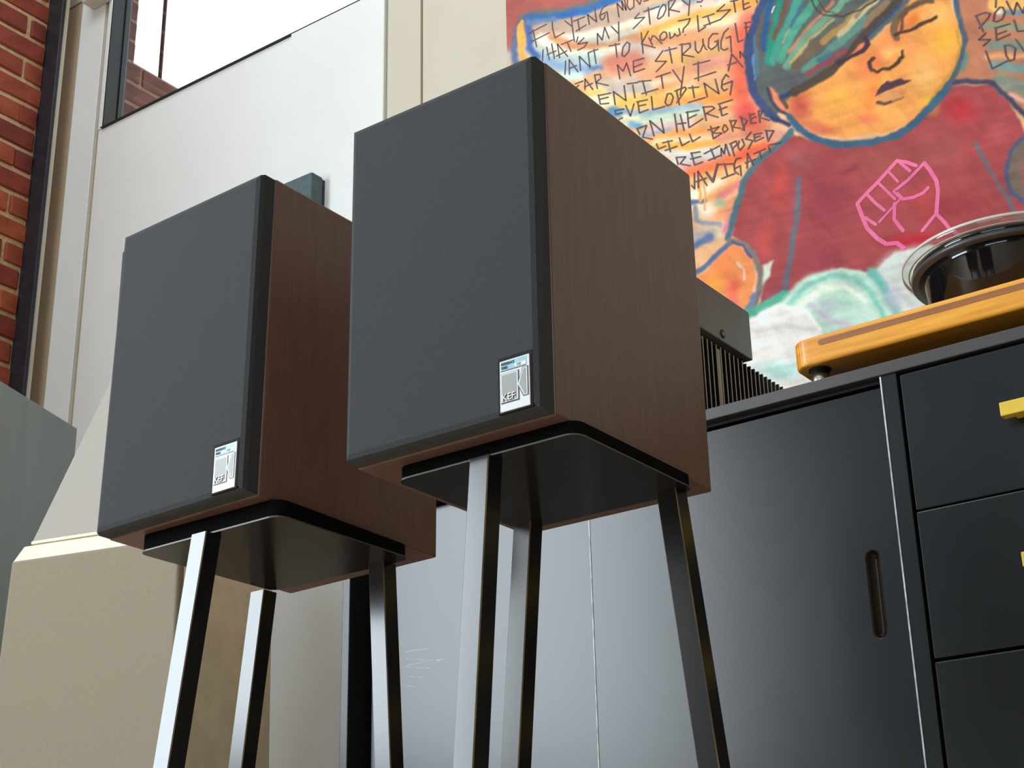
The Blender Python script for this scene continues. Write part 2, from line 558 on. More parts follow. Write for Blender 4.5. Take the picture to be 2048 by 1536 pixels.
# ------------------------------------------------------------------ mural
def mural():
    Ym = YW - .022
    x0 = float(at_y(1013, 60, Ym)[0])
    x1 = x0 + 1.26
    z0, z1 = 0.78, 2.24
    root = empty('mural_canvas', ((x0 + x1) / 2, YW, z0), 'large painted canvas of a sleeping face in a red shirt with handwritten words', 'painting')
    ox, oz = root.location.x, root.location.z
    step = .0023
    nx, nz = int((x1 - x0) / step), int((z1 - z0) / step)
    gx = np.linspace(x0, x1, nx)
    gz = np.linspace(z0, z1, nz)
    GX, GZ = np.meshgrid(gx, gz)
    P = np.stack([GX.ravel(), np.full(GX.size, Ym), GZ.ravel() - ZC], 1)
    c = P @ CR
    U = 1024 + F * c[:, 0] / c[:, 1]
    V = 768 - F * c[:, 2] / c[:, 1]
    n = U.size
    col = np.empty((n, 3))
    rng = np.random.RandomState(3)

    def vnoise(a, b, seed):
        r = np.random.RandomState(seed).rand(256, 256)
        ia, ib = np.floor(a).astype(int), np.floor(b).astype(int)
        fa, fb = a - ia, b - ib
        fa, fb = fa * fa * (3 - 2 * fa), fb * fb * (3 - 2 * fb)
        g = lambda i, j: r[i % 256, j % 256]
        return (g(ia, ib) * (1 - fa) + g(ia + 1, ib) * fa) * (1 - fb) + (g(ia, ib + 1) * (1 - fa) + g(ia + 1, ib + 1) * fa) * fb - .5

    # hand-made edges: wobble the coordinates a little
    Uw = U + 5 * vnoise(U / 26, V / 26, 1) + 3 * vnoise(U / 9, V / 9, 2)
    Vw = V + 5 * vnoise(U / 26, V / 26, 4) + 3 * vnoise(U / 9, V / 9, 5)

    def put(idx, a, c3):
        a = a[:, None]
        col[idx] = col[idx] * (1 - a) + np.array(c3, float) * a

    def sel(x0, x1, y0, y1):
        return np.nonzero((Uw > x0) & (Uw < x1) & (Vw > y0) & (Vw < y1))[0]

    def segd(px, py, a, b):
        dx, dy = b[0] - a[0], b[1] - a[1]
        t = np.clip(((px - a[0]) * dx + (py - a[1]) * dy) / (dx * dx + dy * dy + 1e-9), 0, 1)
        return np.hypot(px - a[0] - t * dx, py - a[1] - t * dy)

    def stroke(pts, wd, c3, soft=3, al=1.0):
        xs, ys = [p[0] for p in pts], [p[1] for p in pts]
        m = wd / 2 + soft * 2 + 2
        I = sel(min(xs) - m, max(xs) + m, min(ys) - m, max(ys) + m)
        if not I.size:
            return
        d = np.full(I.size, 1e9)
        for a, b in zip(pts[:-1], pts[1:]):
            d = np.minimum(d, segd(Uw[I], Vw[I], a, b))
        a = np.clip((wd / 2 + soft - d) / (2 * soft), 0, 1)
        put(I, al * a * a * (3 - 2 * a), c3)

    def poly(pts, c3, soft=2, al=1.0):
        xs, ys = [p[0] for p in pts], [p[1] for p in pts]
        I = sel(min(xs) - soft - 1, max(xs) + soft + 1, min(ys) - soft - 1, max(ys) + soft + 1)
        if not I.size:
            return
        px, py = Uw[I], Vw[I]
        ins = np.zeros(I.size, bool)
        d = np.full(I.size, 1e9)
        for a, b in zip(pts, pts[1:] + pts[:1]):
            d = np.minimum(d, segd(px, py, a, b))
            if a[1] != b[1]:
                ins ^= ((a[1] > py) != (b[1] > py)) & (px < (b[0] - a[0]) * (py - a[1]) / (b[1] - a[1]) + a[0])
        s = np.where(ins, d, -d)
        a = np.clip((s + soft) / (2 * soft), 0, 1)
        put(I, al * a, c3)

    def blob(cx, cy, rx, ry, c3, al=1.0, ang=0.0, hard=0.0):
        m = max(rx, ry)
        I = sel(cx - m, cx + m, cy - m, cy + m)
        if not I.size:
            return
        ca, sa = math.cos(ang), math.sin(ang)
        dx, dy = Uw[I] - cx, Vw[I] - cy
        r = np.hypot((dx * ca + dy * sa) / rx, (-dx * sa + dy * ca) / ry)
        a = np.clip((1 - r) / (1 - hard), 0, 1)
        put(I, al * a * a * (3 - 2 * a), c3)

    col[:] = (232, 184, 138)
    # ---- loose streaks over the whole ground, most of it outside the view
    rs = np.random.RandomState(21)
    pal = ((246, 214, 160), (248, 180, 100), (196, 214, 210), (226, 150, 120), (214, 196, 186), (150, 186, 210), (244, 232, 206), (236, 160, 96))
    for k in range(90):
        cx, cy = rs.uniform(960, 2350), rs.uniform(-420, 820)
        ln, sl = rs.uniform(60, 190), -.28 + rs.uniform(-.1, .1)
        stroke([(cx - ln, cy - ln * sl), (cx, cy + rs.uniform(-6, 6)), (cx + ln, cy + ln * sl)], rs.uniform(14, 34), pal[rs.randint(len(pal))], 9, .8)
    poly([(980, 20), (1060, 8), (1200, -30), (1420, -90), (1560, -150), (1700, -330), (2100, -420), (2100, -700), (900, -700)], (184, 112, 100), 14)
    for k in range(14):
        cx = 1080 + 60 * k
        stroke([(cx - 90, -70 - .34 * (cx - 1080) - 20 * (k % 3)), (cx + 90, -130 - .34 * (cx - 1080) - 20 * (k % 3))], 26, ((196, 128, 112), (160, 120, 112), (176, 100, 92))[k % 3], 12)
    # ---- ground left of the head
    for pts, wd, c3, soft in (
        ([(1000, 60), (1012, 20), (1060, 0), (1180, -30), (1400, -80)], 90, (186, 106, 100), 12),
        ([(1080, 62), (1180, 48), (1280, 22)], 40, (200, 178, 160), 8),
        ([(1085, 74), (1140, 74), (1200, 64), (1290, 40), (1360, 5)], 14, (250, 238, 214), 6),
        ([(1105, 78), (1150, 92), (1200, 98), (1260, 82), (1320, 62), (1400, 50)], 22, (224, 164, 120), 6),
        ([(1300, 40), (1360, 25), (1420, 8)], 22, (248, 206, 186), 8),
        ([(1290, 66), (1400, 30), (1510, 6)], 20, (250, 182, 92), 8),
        ([(1330, 66), (1420, 44), (1500, 30)], 18, (246, 222, 172), 8),
        ([(1080, 78), (1110, 96), (1140, 108), (1190, 108), (1250, 94)], 18, (232, 243, 226), 6),
        ([(1080, 112), (1130, 124), (1190, 124)], 26, (186, 220, 226), 10),
        ([(1080, 118), (1120, 132), (1170, 138)], 20, (150, 188, 224), 8),
        ([(1180, 136), (1205, 136)], 8, (108, 152, 204), 4),
        ([(1110, 150), (1160, 150)], 16, (200, 232, 228), 8),
        ([(1250, 92), (1340, 106)], 20, (214, 208, 200), 10),
        ([(1300, 84), (1400, 76), (1470, 66)], 26, (232, 170, 122), 10),
        ([(1230, 128), (1270, 124)], 40, (220, 138, 118), 16),
        ([(1330, 120), (1400, 112), (1450, 104)], 26, (232, 182, 118), 12),
        ([(1200, 168), (1280, 160)], 22, (206, 196, 184), 12),
        ([(1290, 150), (1420, 138)], 24, (226, 166, 124), 10),
        ([(1180, 182), (1240, 190), (1290, 178)], 16, (246, 214, 136), 8),
        ([(1220, 184), (1300, 172)], 16, (206, 202, 196), 8),
        ([(1240, 210), (1330, 196), (1420, 182)], 26, (248, 200, 108), 8),
        ([(1340, 208), (1420, 198), (1480, 190)], 26, (250, 168, 92), 10),
        ([(1400, 160), (1450, 146)], 24, (232, 184, 138), 10),
        ([(1400, 134), (1460, 118)], 20, (226, 160, 142), 10),
        ([(1225, 222), (1260, 232)], 18, (92, 158, 206), 5),
        ([(1250, 230), (1300, 226), (1400, 212)], 14, (150, 188, 206), 6),
        ([(1258, 242), (1330, 238), (1400, 224)], 18, (194, 222, 202), 8),
        ([(1250, 236), (1275, 238)], 8, (246, 236, 190), 4),
        ([(1264, 250), (1280, 254)], 12, (112, 174, 216), 5),
        ([(1300, 258), (1380, 246)], 16, (220, 196, 196), 8),
        ([(1285, 270), (1340, 262)], 10, (150, 186, 216), 5),
        ([(1300, 278), (1400, 262), (1480, 250)], 16, (248, 170, 96), 8),
        ([(1310, 284), (1420, 276)], 14, (244, 214, 168), 8),
        ([(1316, 294), (1370, 294), (1430, 286)], 14, (250, 182, 86), 5),
        ([(1320, 306), (1370, 306), (1440, 300)], 12, (214, 222, 212), 6),
        ([(1350, 318), (1410, 316), (1460, 304)], 18, (200, 206, 206), 8),
        ([(1360, 336), (1420, 326), (1480, 308)], 14, (222, 176, 190), 8),
        ([(1380, 346), (1440, 330), (1530, 290)], 26, (250, 132, 80), 9),
        ([(1480, 316), (1540, 288)], 18, (250, 110, 78), 8),
        ([(1520, 266), (1560, 272)], 24, (216, 158, 138), 10),
        ([(1380, 366), (1440, 352), (1480, 340)], 22, (250, 190, 130), 10),
        ([(1390, 392), (1440, 372)], 30, (248, 234, 208), 12),
        ([(1420, 396), (1470, 366)], 20, (236, 176, 112), 10),
        ([(1440, 394), (1480, 366)], 14, (226, 130, 130), 8),
        ([(1440, 430), (1475, 400)], 30, (232, 160, 112), 12),
        ([(1450, 460), (1470, 420)], 16, (220, 142, 152), 8)):
        stroke(pts, wd, c3, soft)
    blob(1440, 405, 20, 18, (160, 200, 170), .9)
    blob(1412, 422, 30, 26, (234, 232, 222), .95)
    stroke([(1384, 404), (1410, 402)], 10, (92, 122, 166), 3)
    stroke([(1388, 414), (1394, 440), (1412, 448), (1440, 450)], 10, (140, 152, 166), 4)
    stroke([(1385, 470), (1420, 470)], 30, (178, 170, 166), 10)
    stroke([(1392, 490), (1420, 474)], 14, (96, 124, 172), 5)
    stroke([(1398, 356), (1400, 402)], 6, (250, 168, 96), 2)
    stroke([(1408, 356), (1411, 420)], 5, (250, 168, 96), 2)
    # red rim by the hair
    stroke([(1500, 40), (1484, 90), (1482, 150), (1488, 210), (1510, 245)], 44, (242, 112, 88), 18, .9)
    blob(1492, 225, 34, 40, (220, 84, 88), .8)
    # blue wing outline at the left
    stroke([(1034, 140), (1028, 95), (1034, 60), (1046, 38)], 12, (104, 126, 168), 5)
    stroke([(1046, 34), (1080, 26), (1130, 22), (1180, 6), (1240, -22)], 12, (112, 128, 140), 6)
    stroke([(1052, 38), (1090, 36), (1130, 30), (1180, 18), (1260, -12)], 14, (58, 124, 204), 4)
    stroke([(1056, 40), (1056, 70), (1060, 95), (1074, 116)], 14, (84, 122, 196), 5)
    stroke([(1056, 44), (1110, 38)], 10, (120, 152, 196), 5)
    poly([(1043, 38), (1047, 42), (1050, 72), (1050, 104), (1057, 120), (1044, 124), (1036, 96), (1033, 64), (1036, 50)], (252, 188, 96), 1.5)
    # ---- ground right of the head
    poly([(1905, -40), (1925, 60), (1930, 110), (1900, 165), (1985, 165), (2060, 240), (2060, -60)], (192, 130, 100), 6)
    for pts, wd, c3 in (([(1990, 10), (2060, 5)], 30, (240, 190, 110)), ([(2000, 24), (2060, 26)], 8, (96, 150, 180)),
                        ([(1975, 50), (2060, 56)], 16, (150, 156, 130)), ([(1985, 90), (2060, 92)], 20, (134, 152, 140)),
                        ([(1975, 112), (2060, 110)], 12, (226, 166, 118)), ([(1985, 130), (2060, 138)], 18, (124, 160, 160)),
                        ([(2000, 160), (2060, 180)], 30, (140, 150, 136)), ([(2020, 190), (2060, 205)], 8, (226, 190, 170))):
        stroke(pts, wd, c3, 6)
    blob(1998, 24, 16, 10, (240, 236, 230))
    poly([(1905, -40), (1925, 60), (1985, 165), (2060, 240), (2400, 200), (2400, -300), (1960, -260)], (192, 134, 104), 8, .0)
    # ---- shirt
    poly([(1588, 268), (1545, 306), (1510, 330), (1490, 366), (1474, 412), (1464, 470), (1490, 488), (1516, 515), (1528, 556),
          (1522, 604), (1500, 640), (1540, 660), (2230, 640), (2210, 420), (2150, 320), (2050, 262), (2015, 200), (1985, 170), (1895, 172),
          (1860, 205), (1820, 250), (1750, 284), (1680, 292), (1620, 282)], (172, 80, 84), 3)
    for cx, cy, rx, ry, c3, al, ang in (
        (1560, 370, 26, 80, (206, 82, 76), .9, .15), (1530, 480, 30, 60, (206, 86, 84), .8, .1), (1650, 400, 90, 90, (150, 62, 80), .7, 0),
        (1640, 520, 70, 60, (160, 66, 84), .7, 0), (1760, 320, 120, 50, (174, 92, 88), .8, 0), (1920, 220, 60, 40, (196, 56, 66), .9, .3),
        (1880, 300, 80, 60, (168, 92, 88), .7, 0), (1960, 300, 60, 60, (184, 82, 84), .7, 0), (1900, 420, 110, 70, (168, 66, 74), .8, 0),
        (1850, 400, 40, 60, (186, 74, 74), .8, 0), (1600, 320, 50, 30, (160, 100, 100), .7, 0), (1700, 340, 40, 14, (146, 56, 76), .7, -.6),
        (1990, 260, 30, 40, (198, 96, 110), .6, 0), (1545, 590, 30, 26, (176, 84, 108), .8, -.5), (1830, 480, 100, 24, (200, 40, 60), .9, -.1)):
        blob(cx, cy, rx, ry, c3, al, ang)
    stroke([(1597, 360), (1592, 430), (1582, 510), (1570, 590)], 12, (112, 112, 128), 4)
    stroke([(1948, 285), (1975, 330), (2005, 380), (2030, 425), (2046, 455)], 8, (112, 112, 124), 3)
    poly([(2048, 272), (2022, 305), (2013, 345), (2022, 385), (2060, 408), (2120, 400), (2120, 260)], (122, 108, 98), 3)
    blob(2062, 345, 26, 60, (190, 84, 96))
    stroke([(2058, 262), (2024, 300), (2013, 345), (2022, 388), (2058, 412)], 9, (84, 96, 132), 2.5)
    # shoulder outlines
    stroke([(1585, 262), (1566, 284), (1540, 304), (1508, 328), (1488, 364), (1473, 410), (1466, 440), (1456, 476)], 12, (84, 120, 136), 3)
    stroke([(1905, 166), (1945, 162), (1985, 166), (2010, 188), (2040, 222), (2070, 250)], 11, (72, 78, 104), 3)
    # ---- hand
    poly([(1384, 560), (1412, 540), (1462, 488), (1488, 496), (1506, 520), (1512, 552), (1504, 590), (1488, 622), (1440, 612)], (244, 150, 92), 3)
    for cx, cy, rx, ry, c3, ang in ((1428, 566, 30, 36, (252, 172, 70), .3), (1466, 580, 22, 40, (240, 104, 84), .2), (1452, 540, 28, 24, (252, 142, 80), 0),
                                    (1480, 530, 16, 26, (222, 164, 96), 0), (1470, 605, 26, 16, (236, 118, 128), .5), (1488, 600, 12, 20, (240, 160, 90), 0)):
        blob(cx, cy, rx, ry, c3, .85, ang)
    stroke([(1476, 524), (1486, 540), (1488, 560)], 4, (252, 200, 190), 2)
    stroke([(1380, 552), (1426, 518), (1462, 484)], 10, (92, 116, 164), 3)
    stroke([(1458, 480), (1486, 488), (1508, 508), (1521, 540), (1520, 580), (1506, 612), (1488, 634)], 12, (132, 126, 124), 3)
    stroke([(1464, 484), (1484, 492), (1502, 512)], 5, (70, 92, 146), 2)
    stroke([(1508, 590), (1496, 620)], 10, (124, 142, 176), 3)
    poly([(1527, 530), (1546, 520), (1540, 550), (1524, 568)], (206, 224, 206), 3)
    # ---- clouds
    poly([(1484, 640), (1520, 620), (1570, 590), (1620, 556), (1680, 536), (1740, 548), (1790, 505), (1860, 490), (1960, 520), (2120, 560),
          (2120, 900), (1400, 900), (1440, 640)], (196, 224, 214), 3)
    stroke([(1498, 628), (1540, 608), (1572, 590)], 18, (92, 182, 160), 4)
    blob(1840, 570, 110, 90, (206, 218, 216), 1, 0, .7)
    blob(1850, 560, 60, 60, (224, 226, 216), .8)
    stroke([(1744, 548), (1770, 580), (1790, 620), (1790, 650)], 22, (112, 196, 190), 8)
    blob(1785, 600, 30, 50, (192, 190, 212), .8)
    blob(1672, 640, 118, 108, (186, 222, 208), 1, 0, .88)
    stroke([(1578, 610), (1610, 575), (1660, 550), (1710, 556), (1745, 588), (1772, 640)], 10, (140, 208, 194), 4)
    stroke([(1592, 620), (1640, 580), (1690, 570), (1730, 600)], 12, (222, 236, 220), 5)
    stroke([(1610, 636), (1650, 610), (1700, 606)], 8, (164, 216, 200), 4)
    blob(1650, 610, 40, 20, (196, 196, 214), .7, .4)
    stroke([(1620, 610), (1660, 640), (1700, 650)], 8, (202, 192, 214), 4)
    blob(1566, 700, 92, 96, (230, 231, 229), 1, 0, .85)
    stroke([(1502, 640), (1560, 614), (1610, 622), (1640, 660)], 8, (238, 238, 236), 4)
    stroke([(1510, 664), (1570, 650), (1630, 662)], 8, (214, 214, 214), 5)
    blob(1560, 740, 90, 34, (170, 222, 216), .9)
    blob(1520, 700, 40, 40, (238, 240, 236), .7)
    blob(1600, 770, 60, 20, (220, 206, 202), .6)
    # ---- face
    poly([(1560, 205), (1590, 185), (1640, 160), (1690, 130), (1740, 88), (1790, 40), (1830, -10), (1896, -10), (1914, 40), (1922, 84), (1919, 120),
          (1905, 150), (1868, 194), (1832, 236), (1785, 262), (1740, 266), (1690, 276), (1640, 270), (1604, 248), (1578, 222)], (238, 164, 88), 2.5)
    for cx, cy, rx, ry, c3, al, ang in (
        (1600, 212, 40, 50, (204, 92, 82), .95, 0), (1640, 255, 60, 22, (206, 100, 84), .8, .2), (1680, 200, 70, 55, (240, 172, 84), .95, 0),
        (1678, 196, 34, 28, (232, 178, 74), .9, 0), (1740, 130, 60, 40, (242, 132, 86), .9, -.5), (1790, 70, 34, 60, (240, 134, 90), .8, .6),
        (1745, 185, 26, 60, (242, 140, 66), .8, .2), (1890, 80, 44, 60, (254, 190, 70), .95, 0), (1876, 30, 40, 36, (248, 190, 110), .9, 0),
        (1850, 150, 50, 60, (246, 190, 116), .9, 0), (1790, 232, 60, 30, (240, 174, 96), .8, 0), (1735, 236, 40, 18, (240, 118, 92), .7, 0),
        (1778, 104, 26, 26, (248, 188, 112), .95, 0), (1822, 96, 22, 30, (242, 150, 100), .7, 0), (1826, 36, 24, 18, (230, 124, 52), .9, -.3),
        (1848, 30, 20, 12, (240, 176, 110), .8, -.3), (1855, 208, 30, 40, (226, 176, 70), .7, -.6)):
        blob(cx, cy, rx, ry, c3, al, ang)
    stroke([(1914, 60), (1920, 95), (1910, 135), (1880, 175), (1845, 220)], 5, (200, 160, 50), 2, .8)
    # eye, nose, mouth
    stroke([(1796, 74), (1788, 66), (1789, 50), (1796, 34), (1812, 18), (1838, 5), (1862, 2)], 10, (112, 88, 72), 3)
    stroke([(1790, 40), (1788, 60), (1795, 76)], 13, (126, 104, 74), 2.5)
    stroke([(1792, 70), (1804, 64), (1832, 54), (1856, 43), (1872, 34)], 7.5, (84, 64, 54), 2)
    stroke([(1802, 60), (1802, 34), (1812, 24)], 5, (120, 76, 62), 2.5)
    stroke([(1747, 117), (1738, 128), (1741, 141), (1752, 144), (1766, 136), (1778, 136), (1795, 124), (1806, 113), (1804, 104)], 6.5, (80, 66, 52), 1.8)
    poly([(1749, 191), (1760, 173), (1773, 163), (1784, 162), (1800, 155), (1810, 160), (1822, 163), (1792, 175), (1768, 184)], (86, 62, 78), 1.5)
    poly([(1756, 192), (1790, 181), (1816, 172), (1814, 186), (1796, 200), (1770, 206), (1754, 200)], (226, 160, 104), 3)
    blob(1804, 187, 14, 8, (216, 132, 70), .8, -.4)
    stroke([(1756, 205), (1768, 210), (1782, 206)], 6, (90, 76, 70), 2)
    stroke([(1784, 205), (1806, 196)], 3, (150, 110, 84), 2)
    # ---- crown of the head, above the view
    poly([(1534, -10), (1556, -80), (1610, -150), (1690, -200), (1790, -206), (1866, -160), (1906, -80), (1912, -6), (1830, -6)], (100, 112, 108), 4)
    for a_, b_, c_, w_, c3 in (((1566, -4), (1590, -80), (1640, -150), 22, (52, 148, 134)), ((1600, -4), (1640, -80), (1690, -160), 20, (78, 162, 146)),
                               ((1640, -4), (1690, -80), (1740, -180), 20, (120, 100, 82)), ((1690, -4), (1740, -80), (1790, -180), 22, (116, 166, 142)),
                               ((1740, -4), (1790, -80), (1830, -160), 20, (196, 182, 142)), ((1790, 0), (1834, -70), (1866, -130), 18, (150, 126, 100)),
                               ((1548, -4), (1570, -70), (1600, -120), 12, (46, 102, 150))):
        stroke([a_, b_, c_], w_, c3, 5)
    stroke([(1534, -10), (1556, -80), (1610, -150), (1690, -202), (1790, -208), (1868, -162), (1908, -80), (1912, -6)], 14, (66, 84, 124), 3)
    # ---- hair
    poly([(1530, -20), (1508, 40), (1497, 82), (1494, 112), (1500, 160), (1520, 205), (1552, 232), (1566, 205), (1590, 188), (1640, 160), (1690, 128),
          (1740, 84), (1790, 36), (1840, -20)], (96, 108, 108), 2.5)
    for pts, wd, c3 in (
        ([(1512, 150), (1508, 90), (1516, 50)], 12, (86, 124, 150)), ([(1522, 110), (1518, 70), (1524, 30)], 10, (116, 98, 82)),
        ([(1528, 100), (1530, 59), (1536, 20), (1544, -10)], 12, (44, 100, 152)), ([(1538, 124), (1546, 80), (1554, 40), (1564, -10)], 17, (44, 152, 134)),
        ([(1548, 76), (1562, 30), (1578, -10)], 9, (122, 92, 76)), ([(1546, 126), (1560, 75), (1585, 22), (1600, -10)], 14, (74, 162, 146)),
        ([(1604, 8), (1590, 34), (1576, 64)], 6, (60, 120, 160)), ([(1566, 84), (1578, 58)], 5, (196, 176, 124)),
        ([(1562, 118), (1584, 66), (1612, 26), (1634, -10)], 17, (84, 168, 146)), ([(1580, 104), (1604, 73), (1630, 41), (1664, 4)], 8, (196, 134, 106)),
        ([(1574, 132), (1612, 76), (1650, 38), (1700, -6)], 15, (116, 168, 142)), ([(1583, 126), (1626, 74), (1666, 40)], 6, (190, 170, 112)),
        ([(1590, 134), (1626, 96), (1672, 62), (1700, 40)], 14, (118, 102, 82)), ([(1648, 84), (1686, 52), (1726, 18)], 14, (172, 142, 88)),
        ([(1682, 70), (1710, 40), (1752, -6)], 17, (198, 184, 144)), ([(1712, 34), (1750, -10)], 8, (150, 140, 112)),
        ([(1612, 140), (1656, 104), (1692, 74), (1730, 40)], 16, (98, 150, 138)), ([(1660, 112), (1640, 122)], 12, (72, 128, 150)),
        ([(1736, 50), (1772, 10)], 20, (150, 126, 100)), ([(1612, 149), (1656, 125), (1690, 100)], 8, (164, 76, 88)),
        ([(1560, 160), (1600, 160)], 30, (96, 102, 110)), ([(1562, 192), (1600, 180)], 10, (58, 72, 122)),
        ([(1586, 186), (1641, 155), (1686, 122), (1724, 76), (1760, 40), (1796, 2)], 17, (86, 76, 66)),
        ([(1730, 78), (1764, 42), (1800, 8)], 6, (66, 84, 124))):
        stroke(pts, wd, c3, 3)
    stroke([(1548, 12), (1544, 24)], 3, (210, 236, 230), 1.5)
    stroke([(1618, -10), (1632, 20), (1656, 32), (1690, 32), (1722, 20), (1758, -8)], 3.5, (84, 72, 60), 1.3)
    stroke([(1630, -8), (1646, 20), (1676, 30)], 2.5, (84, 72, 60), 1.2)
    # small eye under the hair
    poly([(1684, 124), (1704, 104), (1722, 86), (1729, 84), (1730, 92), (1716, 102)], (238, 132, 96), 2)
    stroke([(1680, 126), (1700, 114), (1728, 99), (1737, 88), (1732, 76)], 9, (82, 58, 68), 2)
    # ear
    poly([(1539, 171), (1547, 176), (1558, 198), (1578, 216), (1572, 224), (1556, 216), (1545, 198)], (236, 142, 104), 2)
    stroke([(1564, 196), (1573, 214)], 6, (96, 84, 72), 2)
    # outlines
    stroke([(1534, -14), (1512, 34), (1500, 76), (1495, 112), (1499, 150), (1510, 186), (1528, 216), (1552, 236)], 16, (66, 86, 134), 3)
    stroke([(1508, 160), (1504, 110)], 4, (104, 150, 190), 2)
    stroke([(1536, 176), (1545, 204), (1560, 220), (1580, 228)], 7, (64, 74, 100), 2.5)
    stroke([(1545, 234), (1580, 250)], 9, (52, 66, 118), 2.5)
    stroke([(1580, 232), (1604, 262), (1630, 280), (1665, 290), (1710, 288), (1760, 280), (1800, 268), (1836, 242), (1870, 202), (1896, 172)], 14, (64, 106, 136), 3)
    stroke([(1896, 172), (1914, 144), (1926, 112), (1930, 78), (1922, 40), (1908, -10)], 11, (84, 104, 122), 3)
    stroke([(1934, 110), (1926, 140)], 8, (104, 150, 144), 4)

    # brush marks
    br = vnoise(Uw / 60 + Vw / 90, (Vw + .25 * Uw) / 9, 11) + .8 * vnoise((Uw - Vw) / 16, (Uw + Vw) / 45, 12) + .5 * vnoise(U / 3, V / 3, 13) + vnoise(Uw / 30, Vw / 30, 14)
    col *= (1 + .085 * br)[:, None]
    s = np.clip(col, 0, 255) / 255
    L = np.where(s <= .04045, s / 12.92, ((s + .055) / 1.055) ** 2.4) * MURAL_GAIN
    L = L * (.92 + .42 * L.mean(1, keepdims=True))
    L = np.clip(L, 0, .92)

    verts = np.stack([GX.ravel() - ox, np.full(n, Ym - YW), GZ.ravel() - oz], 1)
    i = np.arange(nz - 1)[:, None] * nx + np.arange(nx - 1)[None, :]
    q = np.stack([i, i + 1, i + 1 + nx, i + nx], -1).reshape(-1, 4)
    # sides of the canvas
    ring = np.concatenate([np.arange(nx), np.arange(1, nz) * nx + nx - 1, (nz - 1) * nx + np.arange(nx - 2, -1, -1), np.arange(nz - 2, 0, -1) * nx])
    back = verts[ring].copy()
    back[:, 1] = -0.001
    m = ring.size
    j = np.arange(m)
    sq = np.stack([ring, n + j, n + (j + 1) % m, ring[(j + 1) % m]], -1)
    verts = np.concatenate([verts, back])
    q = np.concatenate([q, sq])
    L = np.concatenate([L, L[ring]])
    me = bpy.data.meshes.new('canvas')
    me.vertices.add(len(verts))
    me.vertices.foreach_set('co', verts.astype(np.float32).ravel())
    me.loops.add(q.size)
    me.loops.foreach_set('vertex_index', q.astype(np.int32).ravel())
    me.polygons.add(len(q))
    me.polygons.foreach_set('loop_start', np.arange(0, q.size, 4, dtype=np.int32))
    me.update(calc_edges=True)
    at = me.color_attributes.new('Paint', 'FLOAT_COLOR', 'POINT')
    at.data.foreach_set('color', np.concatenate([L, np.ones((len(L), 1))], 1).astype(np.float32).ravel())
    mm = bpy.data.materials.new('artist_paint')
    mm.use_nodes = True
    N, K = mm.node_tree.nodes, mm.node_tree.links
    b = N['Principled BSDF']
    b.inputs['Roughness'].default_value = .55
    b.inputs['Specular IOR Level'].default_value = .12
    vc = N.new('ShaderNodeVertexColor')
    vc.layer_name = 'Paint'
    K.new(vc.outputs['Color'], b.inputs['Base Color'])
    link('canvas', me, mm, root)

    # ---- drawn lines as thin ribbons of paint on the canvas
    def ribbons(name, items, m, lift):
        vs, fs = [], []
        Yl = Ym - lift
        for ki, (pts, wd) in enumerate(items):
            Yl = Ym - lift - ki * 4e-6
            Q = [at_y(a, b, Yl) for a, b in pts]
            Q = [(float(p[0]) - ox, float(p[2]) - oz) for p in Q]
            sc = float(np.linalg.norm(at_y(pts[0][0] + 10, pts[0][1], Yl) - at_y(pts[0][0], pts[0][1], Yl))) / 10
            sc = min(sc, .00095)
            r = wd * sc / 2
            for a, b in zip(Q[:-1], Q[1:]):
                dx, dz = b[0] - a[0], b[1] - a[1]
                l = math.hypot(dx, dz) or 1
                nx_, nz_ = -dz / l * r, dx / l * r
                k = len(vs)
                vs += [(a[0] + nx_, Yl - YW, a[1] + nz_), (a[0] - nx_, Yl - YW, a[1] - nz_),
                       (b[0] - nx_, Yl - YW, b[1] - nz_), (b[0] + nx_, Yl - YW, b[1] + nz_)]
                fs.append((k, k + 1, k + 2, k + 3))
            for a in Q:
                k = len(vs)
                vs += [(a[0] + r * .98 * math.cos(t * math.pi / 4), Yl - YW - .000002 - (len(vs) % 97) * 1e-8, a[1] + r * .98 * math.sin(t * math.pi / 4)) for t in range(8)]
                fs.append(tuple(range(k, k + 8)))
        me = bpy.data.meshes.new(name)
        me.from_pydata(vs, [], fs)
        return link(name, me, m, root)

    def parse(txt, o, s, wd):
        out = []
        for st in txt.split(';'):
            p = [tuple(float(t) for t in q.split(',')) for q in st.split()]
            if not p:
                continue
            p = [(o[0] + a * s, o[1] + b * s) for a, b in p]
            if len(p) == 1:
                p = [p[0], (p[0][0] + .5, p[0][1])]
            out.append((p, wd))
        return out

    lines = []
    lines += parse(T1, (1030, 0), .12695, 3.0)
    lines += parse(T2, (1270, 0), .12695, 3.0)
    lines += parse(T3, (1150, 170), .12695, 3.0)
    lines += parse(T4, (1340, 170), .1498, 3.0)
    lines += parse(T6, (1720, 0), .16016, 3.0)
    lines += parse(T4B, (1340, 170), .1498, 5.0)
    ribbons('lettering', lines, M_INK, .0006)
    fist = []
    for txt, wd in FIST:
        fist += parse(txt, (1690, 240), .17575, wd)
    ribbons('fist_drawing', fist, M_PINK, .0005)


